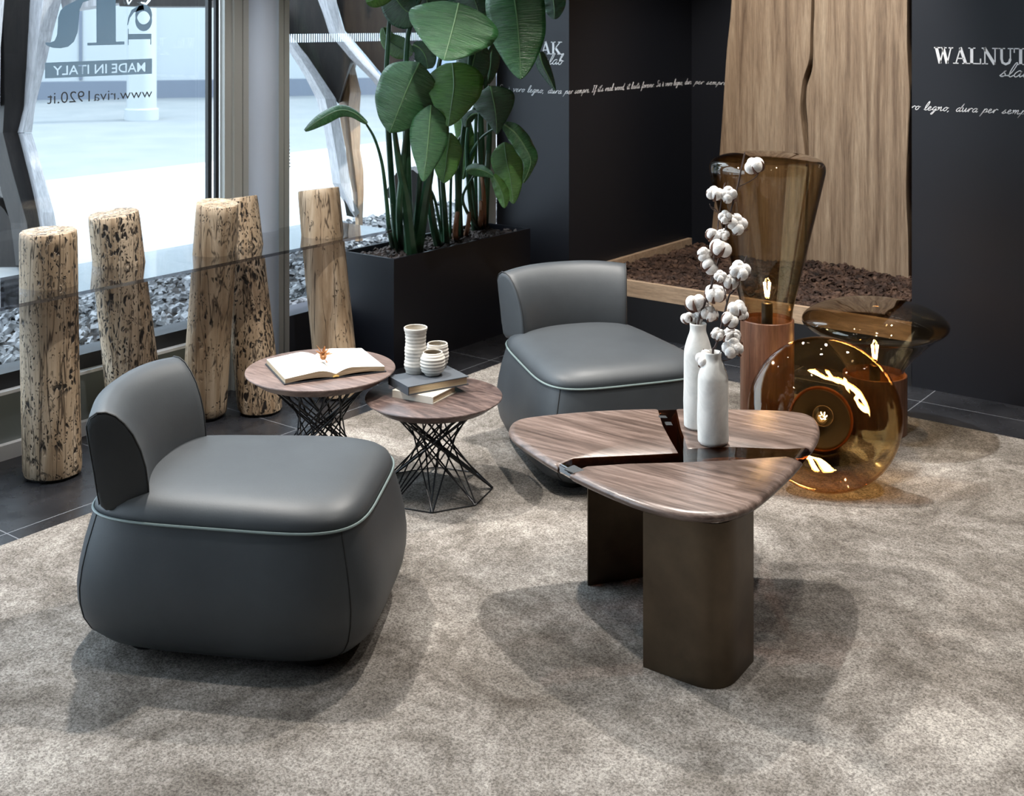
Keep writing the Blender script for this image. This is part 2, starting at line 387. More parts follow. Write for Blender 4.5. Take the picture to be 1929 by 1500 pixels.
# planting bed in the niche
bed = thing('mulch_bed', 'raised bed with pale oak rim full of brown bark under the big wooden slab', 'planter', (-2.7, 5.9, 0))
MB().box((NX0+.003, YW+.003, .0), (NX1-.003, YW+.03, .195)).build('plinth', M['black'], bed, smooth=False)
MB().box((NX0+.003, YW+.001, .195), (NX1-.003, YW+.032, .275)).build('front_rim', M['pale_oak'], bed, smooth=False)
MB().box((NX0+.003, YW+.033, .195), (NX0+.030, NY1-.05, .275)).build('side_rim', M['pale_oak'], bed, smooth=False)
MB().box((NX0+.031, YW+.033, .0), (NX1-.003, NY1-.003, .215)).build('soil', M['under'], bed, smooth=False)
def chips(n, area, z0, zj, size, seed, flat=.35, zf=None):
    rnd = random.Random(seed); mb = MB()
    x0, x1, y0, y1 = area
    for i in range(n):
        x, y = rnd.uniform(x0, x1), rnd.uniform(y0, y1)
        s = size*rnd.uniform(.5, 1.25); el = rnd.uniform(.4, .9)
        z = z0+rnd.uniform(0, zj)+(zf(x, y) if zf else 0)
        R = Matrix.Rotation(rnd.uniform(0, 6.3), 3, 'Z') @ Matrix.Rotation(rnd.uniform(-.7, .7), 3, 'X') @ Matrix.Rotation(rnd.uniform(-.6, .6), 3, 'Y')
        a, b, c = s/2, s*el/2, s*flat/2
        vs = [(-a, -b*rnd.uniform(.3, 1), -c), (a*rnd.uniform(.5, 1), -b, -c), (a, b*rnd.uniform(.2, 1), -c), (-a*rnd.uniform(.3, 1), b, -c),
              (-a*.7, -b*.6, c), (a*.6, -b*.7, c*rnd.uniform(.3, 1)), (a*.7, b*.5, c), (-a*.5, b*.7, c*rnd.uniform(.4, 1))]
        mb.add([R @ Vector(p)+Vector((x, y, z)) for p in vs], [(0,3,2,1),(4,5,6,7),(0,1,5,4),(1,2,6,5),(2,3,7,6),(3,0,4,7)])
    return mb
def heap(x, y): return .045*max(0, 1-((x+2.55)**2*1.2+(y-6.35)**2*5))+.012*sin(x*9)*cos(y*8)
o = chips(9500, (NX0+.045, NX1-.02, YW+.045, NY1-.03), .222, .02, .036, 3, .3, heap).build('bark_mulch', M['mulch'], smooth=False, fix=False)
tag(o, 'brown bark chips filling the raised bed below the wooden slab', 'bark mulch', kind='stuff')
# rug
rg = MB().box((-3.452, -1.6, .0005), (3.4, 4.833, .014)).build('rug', M['rug'], smooth=False)
tag(rg, 'large mottled beige and grey pile rug on the dark tiles', 'rug')

# ================================================================ WINDOW WALL
def frame(name, parts, parent): return [MB().box(lo, hi).build(n_, m_, parent, smooth=False) for n_, lo, hi, m_ in parts]
w1 = struct(MB().box((XW-.10, -1.9, .30), (XW-.09, 3.385, 3.2)), 'window_1', M['glass'], smooth=False)
frame('', [('window_sill', (XW-.16, -2, .0), (XW-.015, 3.385, .235), M['alu_green']),
           ('bottom_rail', (XW-.16, -2, .235), (XW, 3.385, .247), M['alu_white']),
           ('gasket', (XW-.15, -2, .247), (XW-.03, 3.385, .305), M['gasket']),
           ('skirting', (XW-.014, -2, .0), (XW+.012, 3.385, .055), M['alu_white']),
           ('top_rail', (XW-.15, -2, 3.15), (XW, 3.385, 3.3), M['alu'])], w1)
w2 = struct(MB().box((XW-.10, 3.745, .30), (XW-.09, 5.18, 3.2)), 'window_2', M['glass'], smooth=False)
frame('', [('window_sill', (XW-.16, 3.755, .0), (XW-.005, 5.15, .255), M['ledge']),
           ('top_rail', (XW-.15, 3.755, 3.15), (XW, 5.2, 3.3), M['alu'])], w2)
# bar of short white dashes printed on the second pane
mb = MB()
for i in range(95):
    y = 3.765+i*.0145
    mb.box((XW-.088, y, 1.505), (XW-.087, y+.006, 1.545))
mb.build('dash_strip', M['decal_w'], w2, smooth=False)
# mullion post
post = MB()
def tY(u): # y on window plane for photo column u
    return QB(u, 300, XW).y
y0, y1 = tY(430), tY(541)
struct(MB().box((XW-.09, 3.372, .0), (XW-.07, 3.392, 3.3)).box((XW-.05, 3.385, .0), (XW-.035, 3.402, 3.3)), 'trim_1', M['gasket'], smooth=False)
mb = MB()
mb.box((XW-.03, 3.405, 0), (XW+.0, 3.44, 3.3)); mb.box((XW-.03, 3.44, 0), (XW+.02, 3.485, 3.3)); mb.box((XW-.15, 3.485, 0), (XW+.004, 3.493, 3.3))
mb.box((XW-.15, 3.493, 0), (XW+.018, 3.53, 3.3))
struct(mb, 'trim_2', M['alu'], smooth=False)
struct(MB().lathe([(.085, 0), (.085, 3.3)], 48, Matrix.Translation((XW-.005, 3.605, 0)), True, True), 'trim_3', M['alu_pale'])
mb = MB(); mb.box((XW-.15, 3.665, 0), (XW+.03, 3.715, 3.3)); mb.box((XW-.15, 3.715, 0), (XW+.015, 3.722, 3.3)); mb.box((XW-.15, 3.722, 0), (XW+.03, 3.75, 3.3))
struct(mb, 'trim_4', M['alu'], smooth=False)
struct(MB().box((XW-.14, 5.15, 0), (XW+.018, 5.286, 3.3)), 'trim_5', M['alu_white'], smooth=False)

# ================================================================ OUTSIDE
GZ = .10
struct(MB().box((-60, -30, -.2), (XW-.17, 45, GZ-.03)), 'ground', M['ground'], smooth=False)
struct(MB().box((-10.6, -10, GZ-.0299), (XW-2.351, 45, GZ-.02)), 'ground_sunlit', M['sunlit_ground'], smooth=False)  # paler strip painted to read as sunlit against the shaded far ground
struct(MB().box((XW-2.35, -3, GZ-.03), (XW-.17, 9.5, GZ-.012)), 'ground_bed', M['under'], smooth=False)
o = chips(8000, (XW-2.3, XW-.18, .9, 8.0), GZ-.006, .03, .055, 11, .4).build('gravel', M['gravel'], smooth=False, fix=False)
tag(o, 'grey stone chips outside along the foot of the windows', 'gravel', kind='stuff')
# building across the street
fb = thing('building_across', 'white overexposed building across the street with grey base strip', 'building', (-22, 20, GZ-.03))
A0 = c2w(-16, 22.2, 0); B0 = c2w(9, 29, 0); dv = (B0-A0).normalized(); nv = Vector((dv.y, -dv.x, 0))
def wallbox(x0, x1, z0, z1, d0, d1):
    Mx = Matrix((( dv.x, -nv.x, 0, A0.x), (dv.y, -nv.y, 0, A0.y), (0, 0, 1, 0), (0, 0, 0, 1)))
    return MB().box((x0, d0, z0), (x1, d1, z1), Mx)
L = (B0-A0).length
wallbox(-5, L+10, .07, 12, 0, 3).build('wall', M['facade'], fb, smooth=False)
wallbox(-5, L+10, .07, .42, -.25, -.003).build('kerb', M['facade_grey'], fb, smooth=False)
for x in (7.6, 9.0, 10.4):
    wallbox(x, x+.06, .45, 3.0, -.03, -.002).build('door_post', M['facade_grey'], fb, smooth=False)
wallbox(13.6, 15.4, .45, 3.2, -.10, -.002).build('door', M['facade_blue'], fb, smooth=False)
wallbox(10.0, 10.5, 4.2, 6.4, -.12, -.002).build('red_banner', M['red'], fb, smooth=False)
wallbox(16.2, 17.3, 4.2, 6.4, -.12, -.002).build('red_banner', M['red'], fb, smooth=False)
cp = P(267, 226, GZ-.03)
o = MB().lathe([(.26, GZ-.029), (.26, .24), (.225, .26), (.225, 7)], 32, Matrix.Translation((cp.x, cp.y, 0)), True, True).build('street_column', M['facade'])
tag(o, 'round white column standing on the pavement outside the lettered window', 'column')
# faceted timber sculptures on the pavement
away = c2w(0, 1, 0)
def slabs(poly, Y, depth, jitter=0):
    pts = [Q(u, v, Y) for u, v in poly]
    return MB().prism(pts, away*depth)
def facets(strip, Y, dep):
    """bent bar: left and right outlines given as pixel pairs, front ridge raised towards the room"""
    mb = MB(); rows = []
    for (ul, ur, v) in strip:
        um = ul+(ur-ul)*.45
        rows.append([Q(ul, v, Y), Q(um, v, Y-.10), Q(ur, v, Y+.02), Q(ur, v, Y+dep), Q(ul, v, Y+dep)])
    return mb.rings(rows)
GY = 7.2
ts = thing('timber_sculpture', 'dark faceted timber sculpture outside beyond the lettered window', 'sculpture', P(60, 470, GZ-.03))
facets([(-60, 62, -80), (-40, 60, 0), (-30, 55, 100), (-25, 50, 190), (-28, 46, 250), (-10, 62, 320), (20, 88, 420), (30, 96, 500)], GY, .42).build('dark_beam', M['timber_dark'], ts, angle=5)
facets([(60, 118, -80), (55, 116, 0), (52, 100, 60), (48, 84, 130), (44, 66, 200), (28, 60, 250)], GY+.02, .35).build('sunlit_beam', M['timber_sunlit'], ts, angle=5)  # lit side face as its own piece, brightness painted in
facets([(28, 60, 251), (46, 80, 320), (62, 102, 400), (70, 118, 500)], GY+.03, .3).build('sunlit_foot', M['timber_sunlit'], ts, angle=5)
facets([(-60, 6, -60), (-50, 8, 0), (-50, 1, 90), (-50, 0, 200)], GY-.2, .2).build('sunlit_edge', M['timber_sunlit'], ts, angle=5)
slabs([(-60, 330), (8, 395), (30, 430), (40, 520), (-60, 520)], GY+.3, .2).build('grey_panel', M['timber_dark'], ts, angle=5)
slabs([(215, -90), (425, -90), (402, 0), (385, 12), (225, 12)], GY+.1, .7).build('overhead_beam', M['timber_dark'], ts, angle=5)
slabs([(85, -90), (222, -90), (214, 6), (118, 20), (112, -10)], GY+.2, .3).build('overhead_beam', M['timber_sunlit'], ts, angle=5)
ts = thing('timber_sculpture', 'faceted dark and sunlit timber sculpture with amber inner face behind the planter window', 'sculpture', P(660, 430, GZ-.03))
def c4(l, Y, d, m_, nm): slabs([(400+x/3.125, y/3.125) for x, y in l], Y, d).build(nm, M[m_], ts, angle=5)
c4([(380, -250), (560, -250), (625, 0), (690, 205), (735, 250), (820, 345), (740, 610), (600, 400), (490, 240), (380, 130)], 7.4, .35, 'timber_dark', 'dark_panel')
c4([(700, -250), (1250, -250), (1250, 260), (1060, 560), (1000, 440), (900, 320), (780, 180), (728, 0)], 7.5, .3, 'timber_dark', 'dark_panel')
for nm, st in (('sunlit_beam', [(590, 700, -250), (622, 730, 0), (655, 748, 90), (688, 782, 195), (812, 905, 345), (940, 1010, 470), (1060, 1150, 640)]),
               ('sunlit_beam', [(300, 400, 60), (390, 450, 200), (470, 560, 330), (545, 640, 450), (612, 728, 582), (650, 752, 720), (680, 785, 890), (708, 812, 1080), (780, 830, 1200), (838, 842, 1280)])):
    facets([(400+a/3.125, 400+b/3.125, v/3.125) for a, b, v in st], 7.25, .3).build(nm, M['timber_sunlit'], ts, angle=5)
facets([(400+a/3.125, 400+b/3.125, v/3.125) for a, b, v in [(800, 826, 340), (772, 850, 440), (756, 875, 545), (742, 868, 640), (760, 872, 750), (785, 870, 880), (798, 890, 1000), (825, 892, 1130), (842, 885, 1300), (842, 885, 1420)]], 7.6, .3).build('amber_beam', M['timber_amber'], ts, angle=5)
c4([(770, 1150), (838, 1275), (842, 1282), (790, 1270)], 7.2, .2, 'timber_dark', 'dark_foot')
c4([(1010, 1150), (1080, 1020), (1180, 1000), (1280, 1080), (1290, 1400), (1060, 1420), (1180, 1250)], 7.5, .2, 'timber_dark', 'grey_panel')

# ---------------------------------------------------------------- lettering
def ribbon(mb, pts, w, M3, th=.0012, ends=True):
    """flat stroke of width w along 2-D points; M3 maps (s,t,h) to world"""
    pts = [Vector((p[0], p[1])) for p in pts]; N = len(pts); Ls, Rs = [], []
    if not isinstance(w, (list, tuple)): w = [w]*N
    for i in range(N):
        t = pts[min(i+1, N-1)]-pts[max(i-1, 0)]
        if t.length < 1e-9: t = Vector((1, 0))
        t.normalize(); n = Vector((-t.y, t.x))*w[i]/2
        Ls.append(pts[i]+n); Rs.append(pts[i]-n)
    rings = [[M3(l.x, l.y, 0), M3(r.x, r.y, 0), M3(r.x, r.y, th), M3(l.x, l.y, th)] for l, r in zip(Ls, Rs)]
    mb.rings(rings)
SCR = { # cursive strokes, x-height 1, baseline 0: (advance, [strokes])
 's': (.85, [[(0, .1), (.35, .75), (.5, 1), (.3, .75), (.55, .35), (.4, .02), (.1, .05), (.85, .2)]]),
 'l': (.6, [[(0, .1), (.35, .9), (.5, 2.1), (.32, 2.2), (.12, 1.0), (.15, .15), (.35, .0), (.6, .25)]]),
 'a': (.95, [[(.7, .85), (.45, 1), (.12, .6), (.1, .15), (.35, 0), (.6, .4), (.72, .95), (.65, .3), (.75, 0), (.95, .25)]]),
 'b': (.9, [[(0, .1), (.3, 1.1), (.5, 2.1), (.3, 2.1), (.15, 1.0), (.18, .1), (.45, 0), (.65, .45), (.5, .9), (.25, .6)], [(.6, .75), (.9, .7)]]),
 'e': (.75, [[(0, .35), (.35, .55), (.45, .85), (.28, 1), (.08, .6), (.15, .1), (.4, 0), (.75, .3)]]),
 'E': (.75, [[(0, .35), (.35, .55), (.45, .85), (.28, 1), (.08, .6), (.15, .1), (.4, 0), (.75, .3)], [(.1, 1.5), (.3, 1.25)]]),
 'v': (.85, [[(0, .8), (.12, 1), (.25, .3), (.32, 0), (.6, .75), (.65, 1), (.85, .9)]]),
 'r': (.8, [[(0, .2), (.2, .9), (.15, .4), (.2, 0), (.3, .6), (.5, 1), (.65, .9), (.8, .85)]]),
 'o': (.85, [[(.4, 1), (.12, .7), (.1, .2), (.35, 0), (.6, .4), (.55, .9), (.38, .98), (.6, .8), (.85, .85)]]),
 'g': (.9, [[(.7, .85), (.4, 1), (.12, .55), (.15, .15), (.4, .1), (.65, .6), (.72, .95), (.55, -.3), (.3, -1.0), (.1, -.9), (.4, -.3), (.9, .25)]]),
 'n': (1.0, [[(0, .7), (.15, 1), (.15, .3), (.12, 0), (.3, .7), (.5, 1), (.6, .8), (.58, .2), (.7, 0), (1.0, .25)]]),
 'm': (1.35, [[(0, .7), (.15, 1), (.15, .3), (.12, 0), (.3, .75), (.45, 1), (.52, .7), (.5, 0), (.65, .75), (.82, 1), (.9, .7), (.88, .15), (1.0, 0), (1.35, .25)]]),
 'd': (.95, [[(.6, .85), (.4, 1), (.1, .55), (.12, .1), (.35, 0), (.6, .5), (.85, 1.5), (.95, 2.1), (.75, 1.3), (.62, .3), (.7, 0), (.95, .25)]]),
 'u': (.95, [[(0, .9), (.1, 1), (.12, .3), (.25, 0), (.45, .2), (.65, 1), (.62, .3), (.7, 0), (.95, .25)]]),
 'p': (.9, [[(.25, 1), (.1, .1), (-.1, -1.0), (.05, -.4), (.3, .7), (.5, 1), (.68, .75), (.55, .15), (.3, 0), (.9, .3)]]),
 'i': (.5, [[(0, .5), (.12, 1), (.12, .2), (.22, 0), (.5, .3)], [(.2, 1.4), (.24, 1.5)]]),
 'f': (.6, [[(0, .2), (.35, 1.2), (.5, 2.0), (.35, 2.1), (.2, 1.0), (.1, -.3), (0, -1.0), (.2, -.4), (.25, .1), (.6, .4)]]),
 't': (.6, [[(.35, 1.9), (.2, .8), (.2, .15), (.35, 0), (.6, .3)], [(0, 1.35), (.75, 1.45)]]),
 'w': (1.2, [[(0, .8), (.12, 1), (.18, .2), (.3, 0), (.5, .8), (.55, .2), (.7, 0), (.9, .7), (.92, 1), (1.2, .85)]]),
 'S': (1.1, [[(.8, 1.9), (.6, 2.2), (.25, 2.0), (.25, 1.5), (.6, 1.0), (.6, .4), (.2, 0), (-.1, .3), (.6, .2), (1.1, .3)]]),
 'I': (.9, [[(.45, 2.1), (.35, 1.0), (.25, 0)], [(.15, 2.1), (.8, 2.15)], [(-.05, 0), (.6, .02)]]),
 "'": (.3, [[(.15, 2.1), (.08, 1.75)]]), ',': (.6, [[(.15, .08), (.02, -.3)]]), '.': (.6, [[(.1, .0), (.12, .12)]]), ' ': (.75, [])}
def script(mb, text, xh, w, M3, start=0.0, slant=.28, clip=None, target=None):
    total = sum(SCR[c][0] for c in text)
    k = 1.0 if target is None else target/(total*xh)
    x = start
    for c in text:
        adv, st = SCR[c]
        for s in st:
            pts = [(x+(px+slant*py)*xh*k, py*xh) for px, py in spline([(a, b, 0) for a, b in s], 4) for _ in (0,)] if False else [(x+(q.x+slant*q.y)*xh*k, q.y*xh) for q in spline([(a, b, 0) for a, b in s], 4)]
            if clip:
                pts = [p for p in pts if clip[0] <= p[0] <= clip[1]]
            if len(pts) > 1: ribbon(mb, pts, w, M3)
        x += adv*xh*k
    return x
SER = {  # slab-serif capitals, cap height 1: (advance, [(points, width)])
 'W': (1.30, [([(.16, 1), (.42, 0)], .17), ([(.42, 0), (.66, .95)], .07), ([(.62, 1), (.90, 0)], .17), ([(.90, 0), (1.16, 1)], .07), ([(0, .97), (.42, .97)], .06), ([(.46, .97), (.86, .97)], .06), ([(1.0, .97), (1.3, .97)], .06)]),
 'A': (1.02, [([(.18, .02), (.5, .98)], .07), ([(.48, 1.0), (.84, .02)], .17), ([(.28, .33), (.72, .33)], .06), ([(.0, .03), (.36, .03)], .06), ([(.62, .03), (1.04, .03)], .06)]),
 'L': (.88, [([(.22, 1), (.22, 0)], .17), ([(0, .97), (.46, .97)], .06), ([(0, .03), (.82, .03)], .06), ([(.80, 0), (.80, .34)], .07)]),
 'N': (1.04, [([(.2, 1), (.2, 0)], .07), ([(.16, 1), (.84, .0)], .17), ([(.86, 1), (.86, 0)], .07), ([(0, .97), (.3, .97)], .06), ([(.68, .97), (1.04, .97)], .06), ([(.02, .03), (.40, .03)], .06)]),
 'U': (1.0, [([(.24, 1), (.24, .35), (.3, .12), (.5, .03), (.72, .12), (.8, .35)], .14), ([(.80, .3), (.80, 1)], .07), ([(.04, .97), (.46, .97)], .06), ([(.64, .97), (.98, .97)], .06)]),
 'T': (.9, [([(.45, 1), (.45, 0)], .17), ([(.02, .97), (.88, .97)], .06), ([(.05, 1), (.05, .72)], .06), ([(.85, 1), (.85, .72)], .06), ([(.25, .03), (.65, .03)], .06)]),
 'K': (1.06, [([(.22, 1), (.22, 0)], .17), ([(.90, 1), (.36, .42)], .07), ([(.42, .52), (.84, .02)], .17), ([(0, .97), (.44, .97)], .06), ([(0, .03), (.44, .03)], .06), ([(.68, .97), (1.06, .97)], .06), ([(.62, .03), (1.08, .03)], .06)]),
 'O': (1.06, [([(.5+.38*sin(2*pi*i/20), .5+.46*cos(2*pi*i/20)) for i in range(21)], .12)])}
def serif(mb, text, cap, M3, start, sx=1.0):
    x = start
    for c in text:
        adv, st = SER[c]
        for pts, w_ in st: ribbon(mb, [(x+a*cap*sx, b*cap) for a, b in pts], w_*cap*1.05, M3)
        x += adv*cap*sx
    return x
E = .0004
ZB = 1.219
frontM = lambda s, t, h: Vector((s, YW-E-h, t))
SENT = "Se E vero legno, dura per sempre. If it's real wood, it lasts forever. "
LT = 1.385
L1 = NX0-(XW+.03)            # length of the part on the left pier
mb = MB(); script(mb, SENT, .0165, .0024, lambda s, t, h: frontM(XW+.03+s, ZB+t, h), clip=(0, L1), target=LT)
serif(mb, 'OAK', .068, lambda s, t, h: frontM(s, 1.428+t, h), -3.908); script(mb, 'slab', .026, .0036, lambda s, t, h: frontM(-3.815+s, 1.375+t, h), target=.124)
mb.build('lettering', M['letter'], wf, smooth=False)
mb = MB()   # along the reveal of the niche (x = NX0 plane, running away from the room)
side = lambda s, t, h: Vector((NX0+E+h, YW+s-L1, ZB+t))
script(mb, SENT, .0165, .0024, side, clip=(L1, L1+1.33), target=LT)
script(mb, SENT, .0165, .0024, side, start=LT, clip=(L1, L1+1.33), target=LT)
mb.build('lettering', M['letter'], wf, smooth=False)
mb = MB(); back = lambda s, t, h: Vector((NX0+s-L1-1.335, NY1-E-h, ZB+t))
script(mb, SENT+SENT, .0165, .0024, back, start=LT, clip=(L1+1.34, L1+1.34+1.75), target=LT*2)
mb.build('lettering', M['letter'], wn, smooth=False)
mb = MB()
xs = -1.822-.150
script(mb, SENT+SENT, .0165, .0026, lambda s, t, h: frontM(xs+s, ZB-.002+t, h), clip=(.151, 2.0), target=LT*2)
serif(mb, 'WALNUT', .070, lambda s, t, h: frontM(s, 1.422+t, h), -1.725, .90); script(mb, 'slab', .026, .0038, lambda s, t, h: frontM(-1.452+s, 1.372+t, h), target=.124)
mb.build('lettering', M['letter'], wr, smooth=False)
# printing on the first window pane (reads from the street, so mirrored in here)
GX = XW-.088
def wp(u, v): p = QB(u, v, GX); return (p.y, p.z)
def gM(s, t, h): return Vector((GX+h, s, t))
def poly(mb, pts, th=.001, n=1):
    mb.prism([gM(a, b, 0) for a, b in (wp(u, v) for u, v in pts)], (th, 0, 0))
mb = MB()
z4 = lambda l: [(x/4.486, y/4.486) for x, y in l]
poly(mb, z4([(812, -300), (975, -300), (978, 352), (1050, 350), (1050, 377), (737, 385), (737, 362), (815, 360)]))
rl = [(812, -5), (760, 0), (700, 20), (672, 80), (664, 180), (655, 270), (625, 350), (575, 395), (510, 408), (450, 405), (400, 388), (383, 372), (384, 358), (420, 360), (460, 345), (480, 300), (488, 220), (490, 150), (510, 90), (550, 50), (620, 15), (700, -25), (812, -45)]
poly(mb, z4(rl))
poly(mb, z4([(812, -45), (700, -60), (600, -110), (560, -200), (600, -280), (812, -300), (812, -270), (740, -250), (720, -190), (740, -110), (812, -85)]))
poly(mb, z4([(1085, 287), (1278, 285), (1278, 330), (1085, 334)])); poly(mb, z4([(1080, 243), (1085, 243), (1085, 380), (1080, 380)])); poly(mb, z4([(1270, 330), (1277, 330), (1277, 376), (1270, 376)]))
def strokepx(mb, pts, w):
    ribbon(mb, [wp(u, v) for u, v in z4(pts)], [x*3.7/F/4.486*1.35 for x in w] if isinstance(w, list) else w, gM)
ell = [(1213+62*cos(a), 150+85*sin(a)) for a in [i*2*pi/24 for i in range(25)]]
strokepx(mb, ell, [14+44*abs(sin(i*2*pi/24)) for i in range(25)])
strokepx(mb, [(1213, 62), (1170, 70), (1120, 95), (1090, 150), (1077, 212)], [40, 40, 30, 16, 6])
mb.build('decal', M['decal'], w1, smooth=False)
mb = MB()
strokepx(mb, [(1075, -70), (1075, 0), (1085, 38)], [14, 14, 10]); strokepx(mb, [(1085, 38), (1150, -60)], [10, 8]); strokepx(mb, [(1265, -60), (1262, 0), (1235, 34), (1190, 20)], [24, 24, 20, 10])
mb.build('decal', M['decal_w'], w1, smooth=False)
def fonttext(txt, u0, u1, vb0, vt0, vb1, vt1, m_, name, off=.0, th=.0005, cut=None):
    """built-in font text, mirrored, spanning photo columns u0 (end) .. u1 (start) on the pane"""
    cu = bpy.data.curves.new(name, 'FONT'); cu.body = txt; cu.size = 1; cu.offset = off; cu.resolution_u = 3
    ob = bpy.data.objects.new(name, cu); COL.objects.link(ob)
    bpy.context.view_layer.update()
    me = bpy.data.meshes.new_from_object(ob.evaluated_get(bpy.context.evaluated_depsgraph_get()))
    bpy.data.objects.remove(ob)
    xs = [v.co.x for v in me.vertices]; x0, x1 = min(xs), max(xs)
    s0, b0 = wp(u1, vb1); s1, b1 = wp(u0, vb0); _, t0 = wp(u1, vt1); _, t1 = wp(u0, vt0)
    caph = .72
    mb = MB(); vs = []
    for v in me.vertices:
        k = (v.co.x-x0)/(x1-x0); yy = v.co.y/caph
        s = s0+(s1-s0)*k; z = (b0+(b1-b0)*k)*(1-yy)+(t0+(t1-t0)*k)*yy
        vs.append(Vector((GX+.0012+th, s, z)))
    mb.add(vs, [tuple(p.vertices) for p in me.polygons])
    if cut is not None:      # knock the letters out of the banner, as cut vinyl
        A = bpy.data.objects.new('cut_a', cut_mesh(cut)); t_ = MB()
        n0 = len(mb.v); t_.v = [p-Vector((.01, 0, 0)) for p in mb.v]+[p+Vector((.01, 0, 0)) for p in mb.v]
        fs = mb.f; t_.f = [tuple(f) for f in fs]+[tuple(i+n0 for i in reversed(f)) for f in fs]
        ec = {}
        for f in fs:
            for a_, b_ in zip(f, f[1:]+f[:1]): ec[(a_, b_)] = 1
        for (a_, b_) in ec:
            if (b_, a_) not in ec: t_.f.append((b_, a_, a_+n0, b_+n0))
        B = bpy.data.objects.new('cut_b', cut_mesh(t_)); COL.objects.link(A); COL.objects.link(B)
        md = A.modifiers.new('b', 'BOOLEAN'); md.operation = 'DIFFERENCE'; md.object = B; md.solver = 'EXACT'
        bpy.context.view_layer.update()
        me2 = bpy.data.meshes.new_from_object(A.evaluated_get(bpy.context.evaluated_depsgraph_get()))
        bpy.data.objects.remove(A); bpy.data.objects.remove(B)
        r_ = MB().add([v.co.copy() for v in me2.vertices], [tuple(p.vertices) for p in me2.polygons])
        return r_.build(name, m_, w1, smooth=False)
    return mb.build(name, m_, w1, smooth=False, fix=False)
mb = MB(); poly(mb, z4([(380, 530), (1283, 495), (1283, 623), (380, 663)])); banner = mb
fonttext('MADE IN ITALY', 447/4.486, 1228/4.486, 636/4.486, 556/4.486, 604/4.486, 524/4.486, M['decal'], 'decal', .010, cut=banner)
fonttext('www.riva1920.it', 398/4.486, 1285/4.486, 880/4.486, 775/4.486, 822/4.486, 742/4.486, M['decal_dark'], 'decal', -.006, .0)

# bead chain hanging in the second window
mb = MB()
for i in range(150):
    z = 3.2-i*.0155
    k = max(0, (2.0-z)/1.0)
    if z < .93: break
    mb.ball((XW-.02, 3.775+.03*k*k*.7, z), .0033, 6, 4)
o = mb.build('bead_chain', M['chrome']); tag(o, 'thin bead pull chain hanging down the window beside the pale column', 'blind chain')

# ================================================================ LOGS + GLASS CONSOLE
GT = .675
tb = MB()
tb.box((XW+.035, .2, GT-.012), (-3.695, 3.965, GT))
LOGCUT = []
def log(name, bot, top, rb, rt, label, seed, holes):
    bot, top = Vector(bot), Vector(top)
    ax = (top-bot).normalized(); R = ax.to_track_quat('Z', 'Y').to_matrix().to_4x4()
    Mx = Matrix.Translation(bot) @ R; Lg = (top-bot).length
    rt_o = thing(name, label, 'log', bot, group='upright logs of the glass console')
    rnd = random.Random(seed); ph = [rnd.uniform(0, 6.3) for _ in range(4)]
    rings = []; n = 56
    for i in range(31):
        f = i/30
        r0 = rb+(rt-rb)*f
        ring = []
        for j in range(n):
            a = 2*pi*j/n
            r = r0*(1+.018*sin(2*a+ph[0]+f*1.2)+.012*sin(5*a+ph[1]+f*2)+.008*sin(9*a+ph[2]-f*3)+.012*sin(f*5+a+ph[3]))
            if i == 0: r *= .97
            if i == 30: r *= .985
            z = Lg*f
            p = Mx @ Vector((r*cos(a), r*sin(a), z))
            if i == 0: p.z = max(p.z, .0); p.z = .012
            ring.append(p)
        rings.append(ring)
    LOGCUT.append((bot.copy(), top.copy(), [[p.copy() for p in r] for r in rings]))
    top_r = rings[-1]; cen = sum(top_r, Vector())/n
    inner = [cen+(p-cen)*.96+ax*.004 for p in top_r]
    mb = MB().rings(rings+[inner])
    mb.build('trunk', logmat('log wood %d' % seed, holes, seed), rt_o, angle=50)
    MB().lathe([(rb*.86, 0.0005), (rb*.86, .0115)], 40, Matrix.Translation((bot.x, bot.y, 0)), True, True).build('glide', M['darkfoot'], rt_o)
    return rt_o
def LB(u, b, z): q = (u-CX)/F; Y = b/(CT*q-ST); return c2w(q*Y, Y, z)
log('log_leg', c2w(-1.625, 4.275, 0), LB(91, -3.88, .862), .098, .0975, 'straight upright log nearest the room corner, worm holes only near its top', 1, .47)
log('log_leg', LB(262, -4.0, 0), LB(213, -4.02, .865), .104, .094, 'upright log behind the backrest of the near armchair, dark pitted bark', 2, .40)
log('log_leg', LB(384, -3.97, 0), LB(409, -3.86, .875), .089, .082, 'pale smooth log leaning in front of the window column, rising behind the near seat', 3, .53)
log('log_leg', LB(491, -3.835, 0), LB(447, -3.98, .862), .090, .080, 'heavily worm-eaten log crossing behind the pale leaning log', 4, .36)
log('log_leg', LB(638, -3.734, 0), LB(600, -3.87, .868), .092, .091, 'log beside the black planter, with long cracks and few holes', 5, .60)

A = bpy.data.objects.new('cut_a', cut_mesh(tb)); COL.objects.link(A); cutters = []
for b_, t_, rr in LOGCUT:
    sel = [r for r in rr if GT-.09 < sum(p.z for p in r)/len(r) < GT+.08]
    gr = []
    for r in sel:
        c_ = sum(r, Vector())/len(r); gr.append([c_+(p-c_)*1.012 for p in r])
    B = bpy.data.objects.new('cut_b', cut_mesh(MB().rings(gr))); COL.objects.link(B); cutters.append(B)
    md = A.modifiers.new('b', 'BOOLEAN'); md.operation = 'DIFFERENCE'; md.object = B; md.solver = 'EXACT'
bpy.context.view_layer.update()
me2 = bpy.data.meshes.new_from_object(A.evaluated_get(bpy.context.evaluated_depsgraph_get()))
for q in [A]+cutters: bpy.data.objects.remove(q)
o = MB().add([v.co.copy() for v in me2.vertices], [tuple(p.vertices) for p in me2.polygons]).build('glass_console_top', M['table_glass'], smooth=False)
tag(o, 'long smoked glass table top pierced by five upright logs at the window', 'table top')

